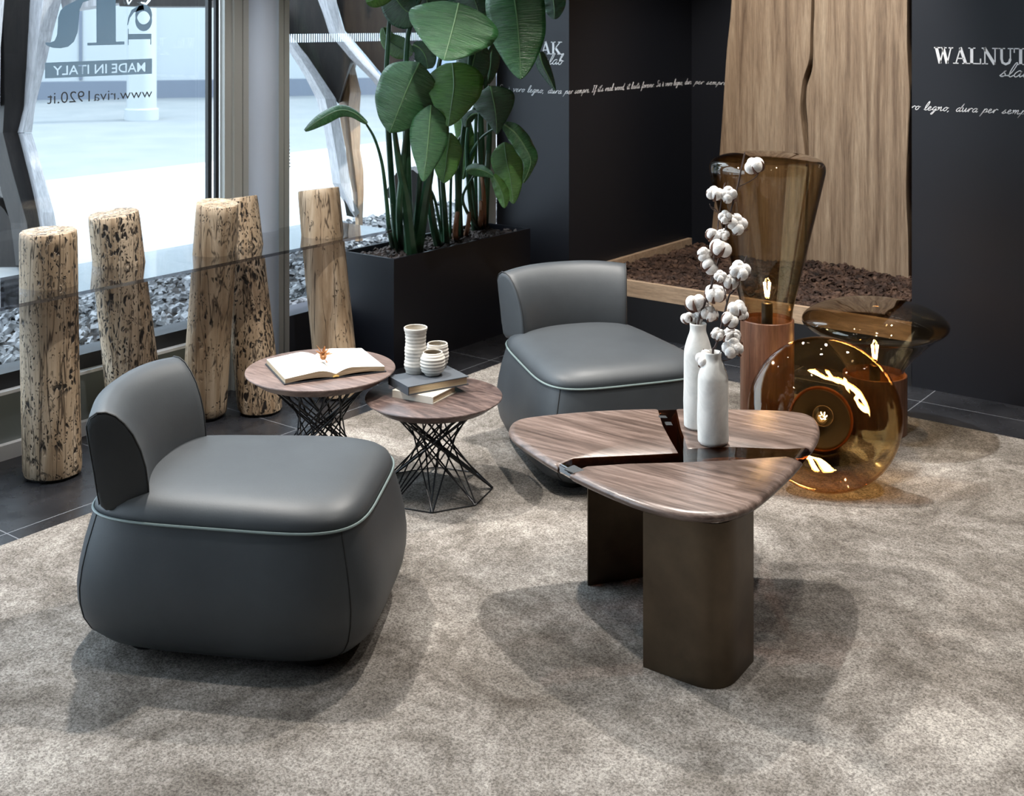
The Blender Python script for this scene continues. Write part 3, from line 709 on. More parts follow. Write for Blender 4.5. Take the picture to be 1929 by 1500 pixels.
# ================================================================ PLANTER AND PLANTS
PX0, PX1, PY0, PY1, PZ = -4.135, -3.80, 4.09, 5.145, .51
pl = thing('planter_box', 'long black metal planter box standing below the window beside the dark wall', 'planter', (-3.97, 4.6, 0))
tk = .012
mb = MB(); mb.box((PX0, PY0, 0), (PX1, PY0+tk, PZ)); mb.box((PX0, PY1-tk, 0), (PX1, PY1, PZ)); mb.box((PX0, PY0+tk, 0), (PX0+tk, PY1-tk, PZ)); mb.box((PX1-tk, PY0+tk, 0), (PX1, PY1-tk, PZ))
mb.build('box', M['planter'], pl, smooth=False)
MB().box((PX0+tk, PY0+tk, .01), (PX1-tk, PY1-tk, PZ-.045)).build('soil', M['under'], pl, smooth=False)
o = chips(1500, (PX0+.03, PX1-.03, PY0+.03, PY1-.03), PZ-.045, .03, .036, 21, .35).build('bark_mulch', M['mulch2'], smooth=False, fix=False)
tag(o, 'dark bark chips on top of the black planter box', 'bark mulch', kind='stuff')

def leaf(parent, pts, widths, m_, side=None, fold=.25, wav=.0, uvs=True, name='leaf', curl=0):
    """blade along midrib pts with half widths; side = lateral hint"""
    mid = spline(pts, 10); N = len(mid)
    def wid(f):
        x = f*(len(widths)-1); i = min(int(x), len(widths)-2); t = x-i
        g = lambda k: widths[min(max(k, 0), len(widths)-1)] if 0 <= k < len(widths) else -widths[1 if k < 0 else -2]
        p0, p1, p2, p3 = g(i-1), g(i), g(i+1), g(i+2)
        return max(.002, .5*(2*p1+(p2-p0)*t+(2*p0-5*p1+4*p2-p3)*t*t+(3*p1-p0-3*p2+p3)*t**3))
    K = 6; rings = []; side = Vector(side) if side else c2w(1, 0, 0)
    ph = random.uniform(0, 6)
    vs, fs, uv = [], [], []
    for i in range(N):
        f = i/(N-1); t = (mid[min(i+1, N-1)]-mid[max(i-1, 0)]).normalized()
        s = (side-t*side.dot(t)); s.normalize(); nrm = s.cross(t)
        if nrm.dot(-away) < 0 and abs(nrm.dot(away)) > .2: nrm = -nrm
        wv = wid(f)
        for k in range(-K, K+1):
            q = k/K
            dz = -abs(q)**1.5*wv*fold - curl*wv*q*q*abs(q)
            rip = wav*wv*sin(f*26+ph+k*.4)*abs(q)**1.4*.5 + .010*wv*sin(f*90)*abs(q)
            vs.append(mid[i]+s*wv*q+nrm*(dz+rip)); uv.append((q*.5+.5, f))
    n = 2*K+1
    for i in range(N-1):
        for k in range(n-1): fs.append((i*n+k, i*n+k+1, (i+1)*n+k+1, (i+1)*n+k))
    Mi = WM[parent.name].inverted()
    me = bpy.data.meshes.new(name); me.from_pydata([tuple(Mi @ p) for p in vs], [], fs); me.materials.append(m_)
    me.polygons.foreach_set('use_smooth', [True]*len(me.polygons))
    ul = me.uv_layers.new(name='UVMap')
    for lp in me.loops: ul.data[lp.index].uv = uv[lp.vertex_index]
    o = bpy.data.objects.new(name, me); COL.objects.link(o); o.parent = parent; WM[o.name] = WM[parent.name]
    md = o.modifiers.new('thick', 'SOLIDIFY'); md.thickness = .0012
    nrm0 = -away
    MB().tube([p+nrm0*.0015 for p in mid], [.0042*(1-.8*i/(N-1)) for i in range(N)], 5).build('midrib', M['leafrib'], o)
    return o
def px(l, Y, dY=0):      # polyline in photo pixels at about distance Y, drifting by dY
    n = len(l)-1
    return [Q(u, v, Y+dY*i/max(n, 1)) for i, (u, v) in enumerate(l)]
def stalk(parent, pts, r0, r1, m_=None, name='stalk'):
    s = spline(pts, 6); N = len(s)
    return MB().tube(s, [r0+(r1-r0)*i/(N-1) for i in range(N)], 7).build(name, m_ or M['stem'], parent)
def root(u, v): return P(u, v, PZ-.03)
X1 = c2w(1, 0, 0)
plA = thing('bird_of_paradise_plant', 'tall big-leaved green plant in the planter end nearest the glass table', 'plant', root(766, 478), group=None)
plB = thing('bird_of_paradise_plant', 'middle green plant of slim stalks in the black planter', 'plant', root(850, 452), group=None)
plC = thing('bird_of_paradise_plant', 'green plant in the planter end against the dark lettered wall', 'plant', root(905, 430), group=None)
Yp = 5.62
# plant A
for (bx, bv), path, r0, r1 in [
    ((748, 474), [(735, 300), (728, 150), (735, 20), (738, -60)], .018, .007),
    ((776, 484), [(765, 380), (752, 310), (742, 240)], .030, .010),
    ((786, 478), [(800, 380), (812, 300), (805, 200), (790, 120)], .028, .008),
    ((770, 480), [(768, 340), (765, 180), (770, 60), (800, -20)], .024, .008),
    ((741, 470), [(733, 430), (728, 376), (720, 310), (706, 262), (690, 234)], .013, .005),
    ((756, 470), [(752, 400), (757, 330), (765, 250), (772, 200)], .020, .008),
    ((748, 478), [(741, 420), (738, 385)], .006, .003),
    ((780, 470), [(790, 350), (800, 260), (812, 200)], .016, .006)]:
    stalk(plA, [root(bx, bv)]+px(path, Yp, -.12), r0, r1)
leaf(plA, px([(790, 118), (768, 165), (748, 215), (734, 250)], 5.42), [.006, .12, .135, .12, .075, .004], M['leaf'], fold=.35, wav=.10)
leaf(plA, px([(812, 198), (808, 250), (803, 300), (797, 342)], 5.40, -.06), [.005, .078, .085, .066, .035, .003], M['leaf'], fold=.3, wav=.08)
leaf(plA, px([(692, 232), (665, 212), (638, 208), (604, 224), (574, 246)], 5.5, -.1), [.008, .022, .030, .030, .006], M['leaf'], side=c2w(.3, .5, 1), fold=.5)
leaf(plA, px([(722, 52), (732, 75), (752, 90), (778, 100)], 5.75), [.01, .035, .05, .05, .01], M['leaf_y'], side=(0, 0, 1), fold=.2)
leaf(plA, px([(864, 6), (855, 45), (845, 82), (836, 114)], 5.15, -.1), [.05, .185, .185, .14, .08, .004], M['leaf'], side=c2w(1, .12, -.12), fold=.2, wav=.06)
leaf(plA, px([(728, -40), (745, -5), (765, 20), (790, 30)], 5.5), [.03, .08, .09, .03], M['leaf_d'], side=(0, 0, 1), fold=.3)
leaf(plA, px([(738, -55), (730, -20), (706, -2), (690, 4)], 5.35), [.01, .04, .04, .01], M['leaf_y'], side=c2w(.4, 0, 1), fold=.6)
leaf(plA, px([(790, -60), (800, -20), (805, 10), (800, 36)], 5.6), [.04, .10, .09, .02], M['leaf_d'], fold=.2)
leaf(plA, px([(778, 84), (792, 92), (802, 108), (806, 130)], 5.55), [.01, .04, .05, .02], M['leaf_d'], fold=.2)
# plant B
for (bx, bv), path, r0, r1 in [
    ((842, 462), [(838, 400), (832, 300), (840, 200), (850, 120)], .017, .007),
    ((858, 452), [(862, 380), (858, 300), (848, 252)], .016, .006),
    ((826, 466), [(812, 400), (806, 300), (822, 150), (850, 20)], .022, .008),
    ((868, 448), [(866, 330), (880, 180), (890, 60), (905, -20)], .016, .006),
    ((834, 458), [(820, 380), (803, 340), (800, 300)], .009, .004),
    ((848, 456), [(852, 300), (872, 250), (880, 225), (898, 216)], .008, .004),
    ((836, 460), [(828, 340), (815, 250), (820, 190)], .012, .005)]:
    stalk(plB, [root(bx, bv)]+px(path, 5.85, -.1), r0, r1)
stalk(plB, [root(858, 452), Q(858, 430, 5.8), Q(862, 400, 5.8)], .016, .010, M['drystalk'], 'dry_stalk')
leaf(plB, px([(852, 118), (855, 160), (850, 200), (844, 238)], 5.45, -.05), [.03, .125, .125, .095, .055, .004], M['leaf_y'], fold=.25, wav=.08)
leaf(plB, px([(848, 250), (843, 285), (839, 318), (836, 345)], 5.5), [.006, .062, .060, .045, .004], M['leaf_y'], fold=.25, wav=.08)
leaf(plB, px([(868, 220), (876, 260), (878, 300), (872, 338)], 5.95), [.03, .045, .045, .03, .004], M['leaf_y'], fold=.2)
leaf(plB, px([(900, 214), (890, 216), (880, 226), (878, 240)], 5.7), [.01, .022, .025, .01], M['leaf_d'], side=(0, 0, 1), fold=.5)
leaf(plB, px([(872, -50), (885, -20), (896, 5), (902, 28)], 5.55), [.06, .09, .08, .02], M['leaf_d'], fold=.3, wav=.1)
leaf(plB, px([(930, -60), (915, -20), (900, 10), (885, 22)], 5.6), [.05, .07, .07, .01], M['leaf'], fold=.2)
leaf(plB, px([(862, -20), (850, 20), (835, 60), (826, 100)], 5.75), [.01, .09, .10, .06, .004], M['leaf_d'], fold=.3, wav=.08)
leaf(plB, px([(905, 70), (893, 110), (886, 150), (880, 195)], 5.8), [.006, .07, .08, .05, .004], M['leaf_d'], fold=.3, wav=.08)
leaf(plB, px([(824, 150), (820, 190), (824, 225), (830, 262)], 5.8), [.006, .05, .06, .04, .004], M['leaf_y'], fold=.3, wav=.08)
leaf(plB, px([(955, -60), (940, -20), (925, 20), (908, 60)], 5.7), [.01, .08, .09, .05, .004], M['leaf'], fold=.3, wav=.08)
# plant C
for (bx, bv), path, r0, r1 in [
    ((894, 436), [(884, 360), (880, 260), (895, 200), (922, 162)], .014, .006),
    ((908, 432), [(908, 300), (905, 180), (912, 80), (960, -30)], .020, .008),
    ((914, 430), [(918, 330), (922, 240), (915, 120), (945, 50), (965, -20)], .018, .007),
    ((900, 434), [(890, 350), (885, 300), (905, 262), (935, 240), (952, 234)], .010, .005),
    ((904, 434), [(880, 400), (872, 370), (890, 335), (900, 322)], .010, .004),
    ((898, 436), [(896, 300), (900, 150), (915, 60)], .012, .005),
    ((912, 432), [(905, 330), (900, 250)], .010, .004)]:
    stalk(plC, [root(bx, bv)]+px(path, 6.0, -.25), r0, r1)
for (a, b) in (((912, 430), (908, 330)), ((902, 430), (906, 380)), ((876, 446), (884, 400))):
    stalk(plC, [root(*a), Q((a[0]+b[0])/2+2, (a[1]+b[1])/2, 6.0), Q(b[0], b[1], 6.0)], .014, .009, M['drystalk'], 'dry_stalk')
leaf(plC, px([(961, -50), (972, 20), (978, 85), (981, 149)], 5.35, -.08), [.06, .125, .128, .115, .07, .005], M['leaf'], fold=.28, wav=.06)
leaf(plC, px([(924, 162), (931, 195), (935, 225), (936, 253)], 5.6), [.006, .092, .090, .062, .03, .003], M['leaf_d'], fold=.3, wav=.05)
leaf(plC, px([(950, 234), (970, 250), (988, 275), (1000, 305), (986, 345)], 5.6), [.015, .042, .045, .036, .004], M['leaf'], side=c2w(.8, .3, .7), fold=.3, wav=.2)
leaf(plC, px([(950, 268), (954, 300), (962, 340), (967, 384)], 5.75), [.005, .070, .070, .050, .004], M['leaf_y'], fold=.25, wav=.1)
leaf(plC, px([(878, 322), (892, 318), (912, 322), (930, 332)], 5.6), [.01, .030, .026, .006], M['leaf'], side=c2w(.1, .4, 1), fold=.6, wav=.25)
leaf(plC, px([(928, 330), (940, 350), (948, 372), (950, 392)], 5.65), [.01, .03, .03, .004], M['leaf_y'], fold=.5, wav=.3)
leaf(plC, px([(1016, 98), (1022, 120), (1034, 145), (1046, 170)], 5.6), [.015, .03, .022, .003], M['leaf_d'], fold=.5)
leaf(plC, px([(1030, -40), (1040, -10), (1044, 15), (1044, 36)], 6.2), [.05, .07, .055, .01], M['leaf_d'], fold=.3, wav=.3)
leaf(plC, px([(925, 60), (926, 90), (924, 125), (918, 158)], 6.05), [.02, .04, .04, .01], M['leaf_d'], fold=.4)

# ================================================================ WOOD SLAB
ys = 6.27
outl = [(1378, -130), (1378, 0), (1369, 90), (1362, 190), (1355, 290), (1347, 370), (1340, 440), (1336, 500)]
crL = [(1513, 520), (1516, 440), (1519, 330), (1517, 290), (1511, 240), (1508, 200), (1513, 150), (1525, 110), (1527, 60), (1529, 0), (1530, -130)]
crR = [(1532, -130), (1534, 0), (1532, 60), (1531, 110), (1528, 135), (1519, 165), (1518, 200), (1521, 240), (1523, 290), (1523, 330), (1520, 440), (1518, 524)]
right = [(1712, 560), (1711, 450), (1708, 390), (1708, 330), (1711, 240), (1714, 180), (1710, 100), (1709, 50), (1710, -130)]
mb = MB()
pa = [QA(u, v, ys) for u, v in spline([(u, v, 0) for u, v in outl], 3) for u, v in ((u, v),)] if False else [QA(q.x, q.y, ys) for q in spline([(u, v, 0) for u, v in outl], 3)]
pb = [QA(q.x, q.y, ys) for q in spline([(u, v, 0) for u, v in crL], 3)]
pc = [QA(q.x, q.y, ys) for q in spline([(u, v, 0) for u, v in crR], 3)]
pd = [QA(q.x, q.y, ys) for q in spline([(u, v, 0) for u, v in right], 3)]
for p in pa+pb+pc+pd:
    if p.z < .30: p.z = .23
def bevprism(poly):
    d = Vector((0, .075, 0)); e = Vector((0, .006, 0)); c = sum(poly, Vector())/len(poly)
    ins = [p+(c-p).normalized()*.004 for p in poly]
    return MB().rings([ins, [p+e for p in poly], [p+d for p in poly]])
mb = bevprism(pa+pb); m2 = bevprism(pc+pd); mb.add(m2.v, m2.f)
mb.prism([QA(1378, -128, ys+.0), QA(1709, -128, ys), QA(1709, -100, ys), QA(1378, -100, ys)], (0, .07, 0))
o = mb.build('wood_slab', M['slab'], angle=30); tag(o, 'huge upright split brown wooden slab standing in the bark bed', 'wood slab')

# ================================================================ ARMCHAIRS
def chair(label, Xc, Yc, ang, sc=1.0):
    rt = thing('armchair', label, 'armchair', M=Matrix.Translation(c2w(Xc, Yc, 0)) @ Matrix.Rotation(ang+TH, 4, 'Z') @ Matrix.Scale(sc, 4), group='grey leather armchairs')
    rt.scale = (sc, sc, sc)
    def O(t, off, n=4.0, z=0):
        n += .5
        c, s = cos(t), sin(t)
        x = -.024+(.367+off)*math.copysign(abs(c)**(2/n), c)
        wy = .290+.075*x
        y = (wy+off)*math.copysign(abs(s)**(2/n), s)
        return Vector((x, y, z))
    N = 96; ts = [2*pi*i/N for i in range(N)]
    prof = [(-.11, .030), (-.07, .032), (-.035, .040), (-.010, .055), (.014, .08), (.030, .112), (.037, .15), (.038, .19), (.032, .24), (.022, .29), (.010, .335), (0, .372)]
    body = MB().rings([[O(t_, of, 4.0-.6*max(0, (.2-z))*3, z) for t_ in ts] for of, z in prof], cap1=True)
    b = body.build('base', M['leather'], rt, local=True, angle=60)
    seatp = [(-.004, .366), (0.0, .376), (-.002, .386), (-.009, .400), (-.024, .413), (-.045, .423), (-.08, .431), (-.13, .436), (-.19, .439), (-.26, .440)]
    MB().rings([[O(t_, of, 4.0+(-of)*-3, z) for t_ in ts] for of, z in seatp]).build('seat', M['leather'], rt, local=True, angle=60)
    pp = [O(t_, .0035, 4.0, .373) for t_ in ts]; pp.append(pp[0])
    MB().tube(pp, .0034, 6, False).build('piping', M['piping'], rt, local=True)
    for t_ in (radians(-43), radians(43), radians(-140), radians(140)):
        MB().tube([O(t_, of+.0006, 4.0-.6*max(0, (.2-z))*3, z) for of, z in prof[3:]], .0016, 5).build('seam', M['seam'], rt, local=True)
    for x, y in ((.21, -.19), (.21, .19), (-.24, -.15), (-.24, .15)):
        MB().lathe([(.045, .0150), (.047, .04)], 24, Matrix.Translation((x, y, 0)), True, True).build('foot', M['darkfoot'], rt, local=True)
    # backrest: section swept along a curved plan path
    sec = [(-.062, .40), (-.060, .44), (-.053, .49), (-.040, .535), (-.020, .58), (.002, .612), (.026, .636), (.050, .648), (.073, .649), (.092, .637), (.100, .615), (.092, .56), (.080, .49), (.072, .44), (.064, .402), (.05, .39), (-.058, .39)]
    HW = .227
    def frameat(y):
        x = -.318+y*y/1.05
        nn = Vector((-1, 2*y/1.05, 0)).normalized(); return Vector((x, y, 0)), nn
    cz = .51
    def ring(y, shrink=1.0, along=0.0):
        p, nn = frameat(y); k = abs(y)/HW
        return [p+Vector((0, along, 0))+nn*((d-.012)*shrink*.93+.012)+Vector((0, 0, cz+(z-cz)*shrink*(1+(.03-.10*k**3 if z > .53 else 0)))) for d, z in sec]
    ys_ = [HW*(-1+2*q/26) for q in range(27)]
    rings = [ring(-HW, .86, -.010), ring(-HW, .955, -.008), ring(-HW, .99, -.004)]+[ring(y) for y in ys_]+[ring(HW, .99, .004), ring(HW, .955, .008), ring(HW, .86, .010)]
    bk = MB().rings(rings).build('backrest', M['leather'], rt, local=True, angle=50)
    for y, al in ((-HW, -.005), (HW, .005)):
        r = ring(y, 1.006, al); MB().tube(r[:14], .0022, 5).build('piping', M['seam'], bk, local=True)
    # hard outer shell behind the backrest
    sh = []
    for q in range(21):
        y = .19*(-1+q/10); p, nn = frameat(y)
        sh.append([p+nn*d+Vector((0, 0, z)) for d, z in ((.080, .585), (.098, .58), (.066, .37), (.05, .37))])
    MB().rings(sh).build('back_shell', M['seam'], rt, local=True, angle=50)
    return rt
chair('grey leather armchair with low curved back, nearest, beside the log stand', -.680, 3.222, radians(-5.5), .985)
chair('grey leather armchair with low curved back, behind the triangular table', .315, 4.42, radians(-71), 1.0)

# ================================================================ COFFEE TABLE
tpx = [(958, 818), (966, 802), (995, 793), (1080, 784), (1160, 779), (1240, 777), (1340, 777), (1440, 779), (1500, 783), (1532, 792), (1544, 812), (1538, 840), (1505, 885), (1450, 938), (1412, 964), (1370, 978), (1320, 980), (1260, 972), (1190, 952), (1110, 918), (1040, 882), (990, 850), (966, 832)]
ZT = .438
ctw = [P(u, v, .424) for u, v in tpx]
cen = sum(ctw, Vector())/len(ctw)
ct = thing('coffee_table', 'rounded triangular walnut coffee table with two bronze legs and resin channels', 'coffee table', (cen.x, cen.y, 0))
oc = spline(ctw, 6, True)
def inset(poly, d, z, nr=10**9, kc=.22):
    n = len(poly); out = []
    ar = sum(poly[i].x*poly[(i+1) % n].y-poly[(i+1) % n].x*poly[i].y for i in range(n))
    for i in range(n):
        a = poly[i]-poly[i-1]; b = poly[(i+1) % n]-poly[i]; a.z = b.z = 0; a.normalize(); b.normalize()
        na, nb = Vector((-a.y, a.x, 0)), Vector((-b.y, b.x, 0)); m_ = na+nb; m_ /= max(.35, m_.length_squared/2)
        p = poly[i]+m_*d*(kc if i >= nr else 1)*(1 if ar > 0 else -1); out.append(Vector((p.x, p.y, z)))
    return out
def near(u, v):
    q = P(u, v, .424); return min(range(len(oc)), key=lambda k: (oc[k]-q).length)
def rim(i, j):      # rim points from index i to j in outline order
    n = len(oc); out = [oc[i]]
    while i != j: i = (i+1) % n; out.append(oc[i])
    return out
tp = lambda l: [P(u, v, .424) for u, v in l]
def dense(pts):
    out = []
    for a, b in zip(pts, pts[1:]):
        k = max(1, int((b-a).length/.02)); out += [a.lerp(b, t_/k) for t_ in range(k)]
    return out+[pts[-1]]
pieceA = rim(near(1052, 887), near(1236, 777))
nA = len(pieceA)
pieceA = pieceA+dense([pieceA[-1]]+tp([(1250, 810), (1266, 840), (1280, 864), (1180, 869), (1110, 872), (1082, 874)])+[pieceA[0]])[1:-1]
pieceB = rim(near(1266, 777), near(1530, 854))
nB = len(pieceB)
pieceB = pieceB+dense([pieceB[-1]]+tp([(1480, 856), (1375, 852), (1294, 856), (1280, 815)])+[pieceB[0]])[1:-1]
pieceC = rim(near(1512, 876), near(1078, 900))
nC = len(pieceC)
pieceC = pieceC+dense([pieceC[-1]]+tp([(1104, 888), (1180, 883), (1290, 880), (1375, 876), (1480, 869)])+[pieceC[0]])[1:-1]
for pc_, nr in ((pieceA, nA), (pieceB, nB), (pieceC, nC)):
    MB().rings([inset(pc_, d, z, nr) for d, z in ((.045, .4065), (.022, .409), (.007, .415), (0, .4245), (.001, .429), (.004, .4335), (.010, .4368), (.020, ZT))]).build('table_top', M['walnut'], ct, angle=50)
MB().rings([inset(oc, d, z) for d, z in ((.047, .4075), (.024, .410), (.010, .4165), (.003, .4245), (.006, .430), (.010, .4345), (.018, .4372), (.03, ZT-.0006))]).build('resin_channel', M['resin_t'], ct, angle=50)
def sheet(path, z0, z1, th, name, m_, par):
    pts = [Vector((p[0], p[1], 0)) for p in path]; N = len(pts); A, B = [], []
    for i in range(N):
        t = (pts[min(i+1, N-1)]-pts[max(i-1, 0)]).normalized(); nn = Vector((-t.y, t.x, 0))*th/2
        A.append(pts[i]+nn); B.append(pts[i]-nn)
    rings = [[a+Vector((0, 0, z0)), b+Vector((0, 0, z0)), b+Vector((0, 0, z1)), a+Vector((0, 0, z1))] for a, b in zip(A, B)]
    return MB().rings(rings).build(name, m_, par, angle=35)
def cornered(a, b, c, r, n=8):   # path a-b-c with rounded corner at b
    a, b, c = [Vector((*p, 0)) for p in (a, b, c)]
    p, q = b+(a-b).normalized()*r, b+(c-b).normalized()*r
    out = [a, a.lerp(p, .5)]
    for i in range(n+1):
        t = i/n; out.append((1-t)**2*p+2*t*(1-t)*b+t*t*q)
    out += [q.lerp(c, .5), c]; return [(v.x, v.y) for v in out]
def cam2(X, Y): v = c2w(X, Y, 0); return (v.x, v.y)
sheet(cornered(cam2(.327*.991, 2.975), cam2(.495, 2.845), cam2(.597, 3.0), .085), .0145, .4075, .006, 'leg', M['bronze'], ct)
sheet(cornered(cam2(.213, 3.403), cam2(.421, 3.47), cam2(.50, 3.69), .08), .0145, .4075, .006, 'leg', M['bronze'], ct)
def inlay(pxs, m_, name, z=ZT, th=.0016):
    pts = [P(u, v, z+th) for u, v in pxs]
    MB().prism([p-Vector((0, 0, th)) for p in pts], (0, 0, th)).build(name, m_, ct, smooth=False)
for q in ([(1240, 783), (1254, 783), (1257, 787), (1242, 787)], [(1252, 795), (1264, 795), (1267, 801), (1255, 801)], [(1063, 884), (1081, 876), (1101, 886), (1080, 891)]):
    inlay(q, M['steel'], 'steel_plate', ZT-.003, .0032)

# ================================================================ SIDE TABLES
def side_table(label, X, Y, z, r, m_, nf, phase):
    c = c2w(X, Y, 0); rt = thing('side_table', label, 'side table', c, group='round walnut wire tables')
    T = Matrix.Translation(c)
    MB().lathe([(r-.055, z-.034), (r-.040, z-.033), (r-.002, z-.006), (r, z-.004), (r-.001, z-.001), (r-.004, z)], 96, T, True, True).build('table_top', m_, rt, angle=30)
    zb = .0175; rb = .20 if r < .25 else .22; rtop = r-.075
    ring = [T @ Vector((rb*cos(phase+2*pi*i/nf), rb*sin(phase+2*pi*i/nf), zb)) for i in range(nf+1)]
    MB().tube(ring, .0022, 5, False).build('base_ring', M['wire'], rt)
    up = [T @ Vector((rtop*cos(2*pi*i/32), rtop*sin(2*pi*i/32), z-.037)) for i in range(33)]
    MB().tube(up, .003, 5, False).build('top_ring', M['wire'], rt)
    rnd = random.Random(int(r*1000))
    for i in range(nf):
        a = phase+2*pi*i/nf
        for d in (136, -136, 164, -164):
            b = a+radians(d+rnd.uniform(-6, 6)); k = radians(rnd.uniform(-2.2, 2.2))
            MB().tube([T @ Vector((rb*cos(a+k), rb*sin(a+k), zb)), T @ Vector((rtop*cos(b), rtop*sin(b), z-.037))], .0028, 5).build('rod', M['wire'], rt)
    return rt
side_table('round walnut side table holding the open book, taller one', -.663, 4.19, .40, .258, M['walnut2'], 8, .3)
side_table('round walnut side table holding stacked books and cups, lower one', -.265, 4.10, .334, .233, M['walnut3'], 8, .55-TH)
# open book
def openbook(X, Y, z, ang):
    rt = thing('open_book', 'open book with blank white pages on the taller round table', 'book', c2w(X, Y, z), ang+TH)
    hw, hl = .172, .128
    mb = MB(); mb.box((-hw-.006, -hl-.005, .0005), (-.012, hl+.005, .0035)); mb.box((.012, -hl-.005, .0005), (hw+.006, hl+.005, .0035)); mb.box((-.012, -hl-.005, .0005), (.012, hl+.005, .003))
    mb.build('cover', M['cover_dark'], rt, smooth=False, local=True)
    for sg in (-1, 1):
        n = 16; top, bot = [], []
        for i in range(n+1):
            f = i/n; x = sg*(.001+hw*f)
            zt = .010+.022*sin(min(1, f*2.6)*pi/2)*(1-f*.62)+.004*(1-f)
            top.append((x, zt)); bot.append((x, .0037+.0185*max(0, sin(min(1, f*1.05)*pi))**1.0*.35*(1 if f < .9 else .6)))
        sec = top+list(reversed(bot))
        rings = [[Vector((x, y, zz)) for x, zz in sec] for y in (-hl, hl)]
        pg = MB().rings(rings).build('pages', M['page_edge'], rt, local=True, angle=30)
        sheet_ = [[Vector((x, y, zz+.0004)) for x, zz in top]+[Vector((x, y, zz+.0009)) for x, zz in reversed(top)] for y in (-hl, hl)]
        MB().rings(sheet_).build('top_page', M['paper'], pg, local=True, angle=30)
    MB().tube([(-.01, -hl-.002, .006), (0, -hl-.003, .008), (.01, -hl-.002, .006)], .003, 6).build('headband', M['gold'], rt, local=True)
    return rt
openbook(-.648, 4.19, .40, radians(25))
fl = thing('dried_flower', 'small dried brown flower head lying on the open book', 'flower', Q(609, 672, 4.20))
fc = Q(609, 672, 4.2)
mb = MB()
rnd = random.Random(4)
for i in range(16):
    a = rnd.uniform(0, 6.28); el = rnd.uniform(.1, 1.4); d = Vector((cos(a)*cos(el), sin(a)*cos(el), sin(el)))
    l = rnd.uniform(.028, .05)
    mb.tube([fc, fc+d*l*.5+Vector((0, 0, .004)), fc+d*l], [.002, .0065, .0008], 5, flat=.35)
mb.ball(fc, .012, 8, 6)
mb.build('petals', M['dryflower'], fl, smooth=True)
MB().tube([fc, fc+c2w(.012, -.016, -.010), fc+c2w(.018, -.034, -.011)], .0016, 5).build('stem', M['dryflower'], fl)
# stacked books
def book(label, cpos, ang, w_, d_, h_, cov, m_edge):
    rt = thing('book', label, 'book', cpos, ang+TH, 'stacked closed books')
    mb = MB(); mb.box((-w_/2, -d_/2, 0), (w_/2, d_/2, .003)); mb.box((-w_/2, -d_/2, h_-.003), (w_/2, d_/2, h_)); mb.box((-w_/2, -d_/2, .003), (-w_/2+.004, d_/2, h_-.003))
    mb.build('cover', cov, rt, smooth=False, local=True)
    MB().box((-w_/2+.0041, -d_/2+.004, .0031), (w_/2-.005, d_/2-.004, h_-.0031)).build('pages', m_edge, rt, smooth=False, local=True)
p = P(800, 735, .35); bk0 = Vector((p.x, p.y, 0))
book('ivory closed book, lower of the stack on the lower round table', Vector((p.x, p.y, .3342)), radians(-29+90), .150, .162, .024, M['cover_white'], M['page_edge'])
p = P(807, 706, .392)
book('slate grey closed book, upper of the stack, carrying the cups', Vector((p.x, p.y, .3584)), radians(32), .232, .150, .029, M['cover_grey'], M['page_edge'])
def cup(label, u, v, h, prof, ribs):
    p = P(u, v, .3876); c = Vector((p.x, p.y, .3876))
    rt = thing('ceramic_cup', label, 'cup', c, group='ribbed stoneware cups')
    pr = []; n = 40
    for i in range(n+1):
        f = i/n; x = f*(len(prof)-1); k = min(int(x), len(prof)-2); t_ = x-k; t_ = t_*t_*(3-2*t_)
        r = prof[k]*(1-t_)+prof[k+1]*t_
        pr.append((r+.0011*sin(f*ribs*2*pi)*(1 if .08 < f < .95 else 0), h*f))
    pr = [(prof[0]*.8, 0)]+[(r, z+.001 if i == 0 else z) for i, (r, z) in enumerate(pr)]
    T = Matrix.Translation(c)
    MB().lathe(pr+[(pr[-1][0]-.002, h+.0015), (pr[-1][0]-.004, h-.001)], 40, T, True, False).build('body', M['cup'], rt, angle=60)
    inn = [(r-.0045, z) for r, z in reversed(pr[3:])]
    MB().lathe(inn, 40, T, False, True).build('inside', M['cup_in'], rt, angle=60)
cup('tall ribbed white cup, tallest of the three on the books', 783, 701, .155, [.034, .040, .037, .038, .035, .036, .041], 13)
cup('small ribbed white cup in front of the taller cups', 815, 706, .078, [.026, .040, .043, .042, .034], 7)
cup('mid-sized ribbed white cup behind the small one', 824, 691, .082, [.030, .037, .040, .038, .036], 7)

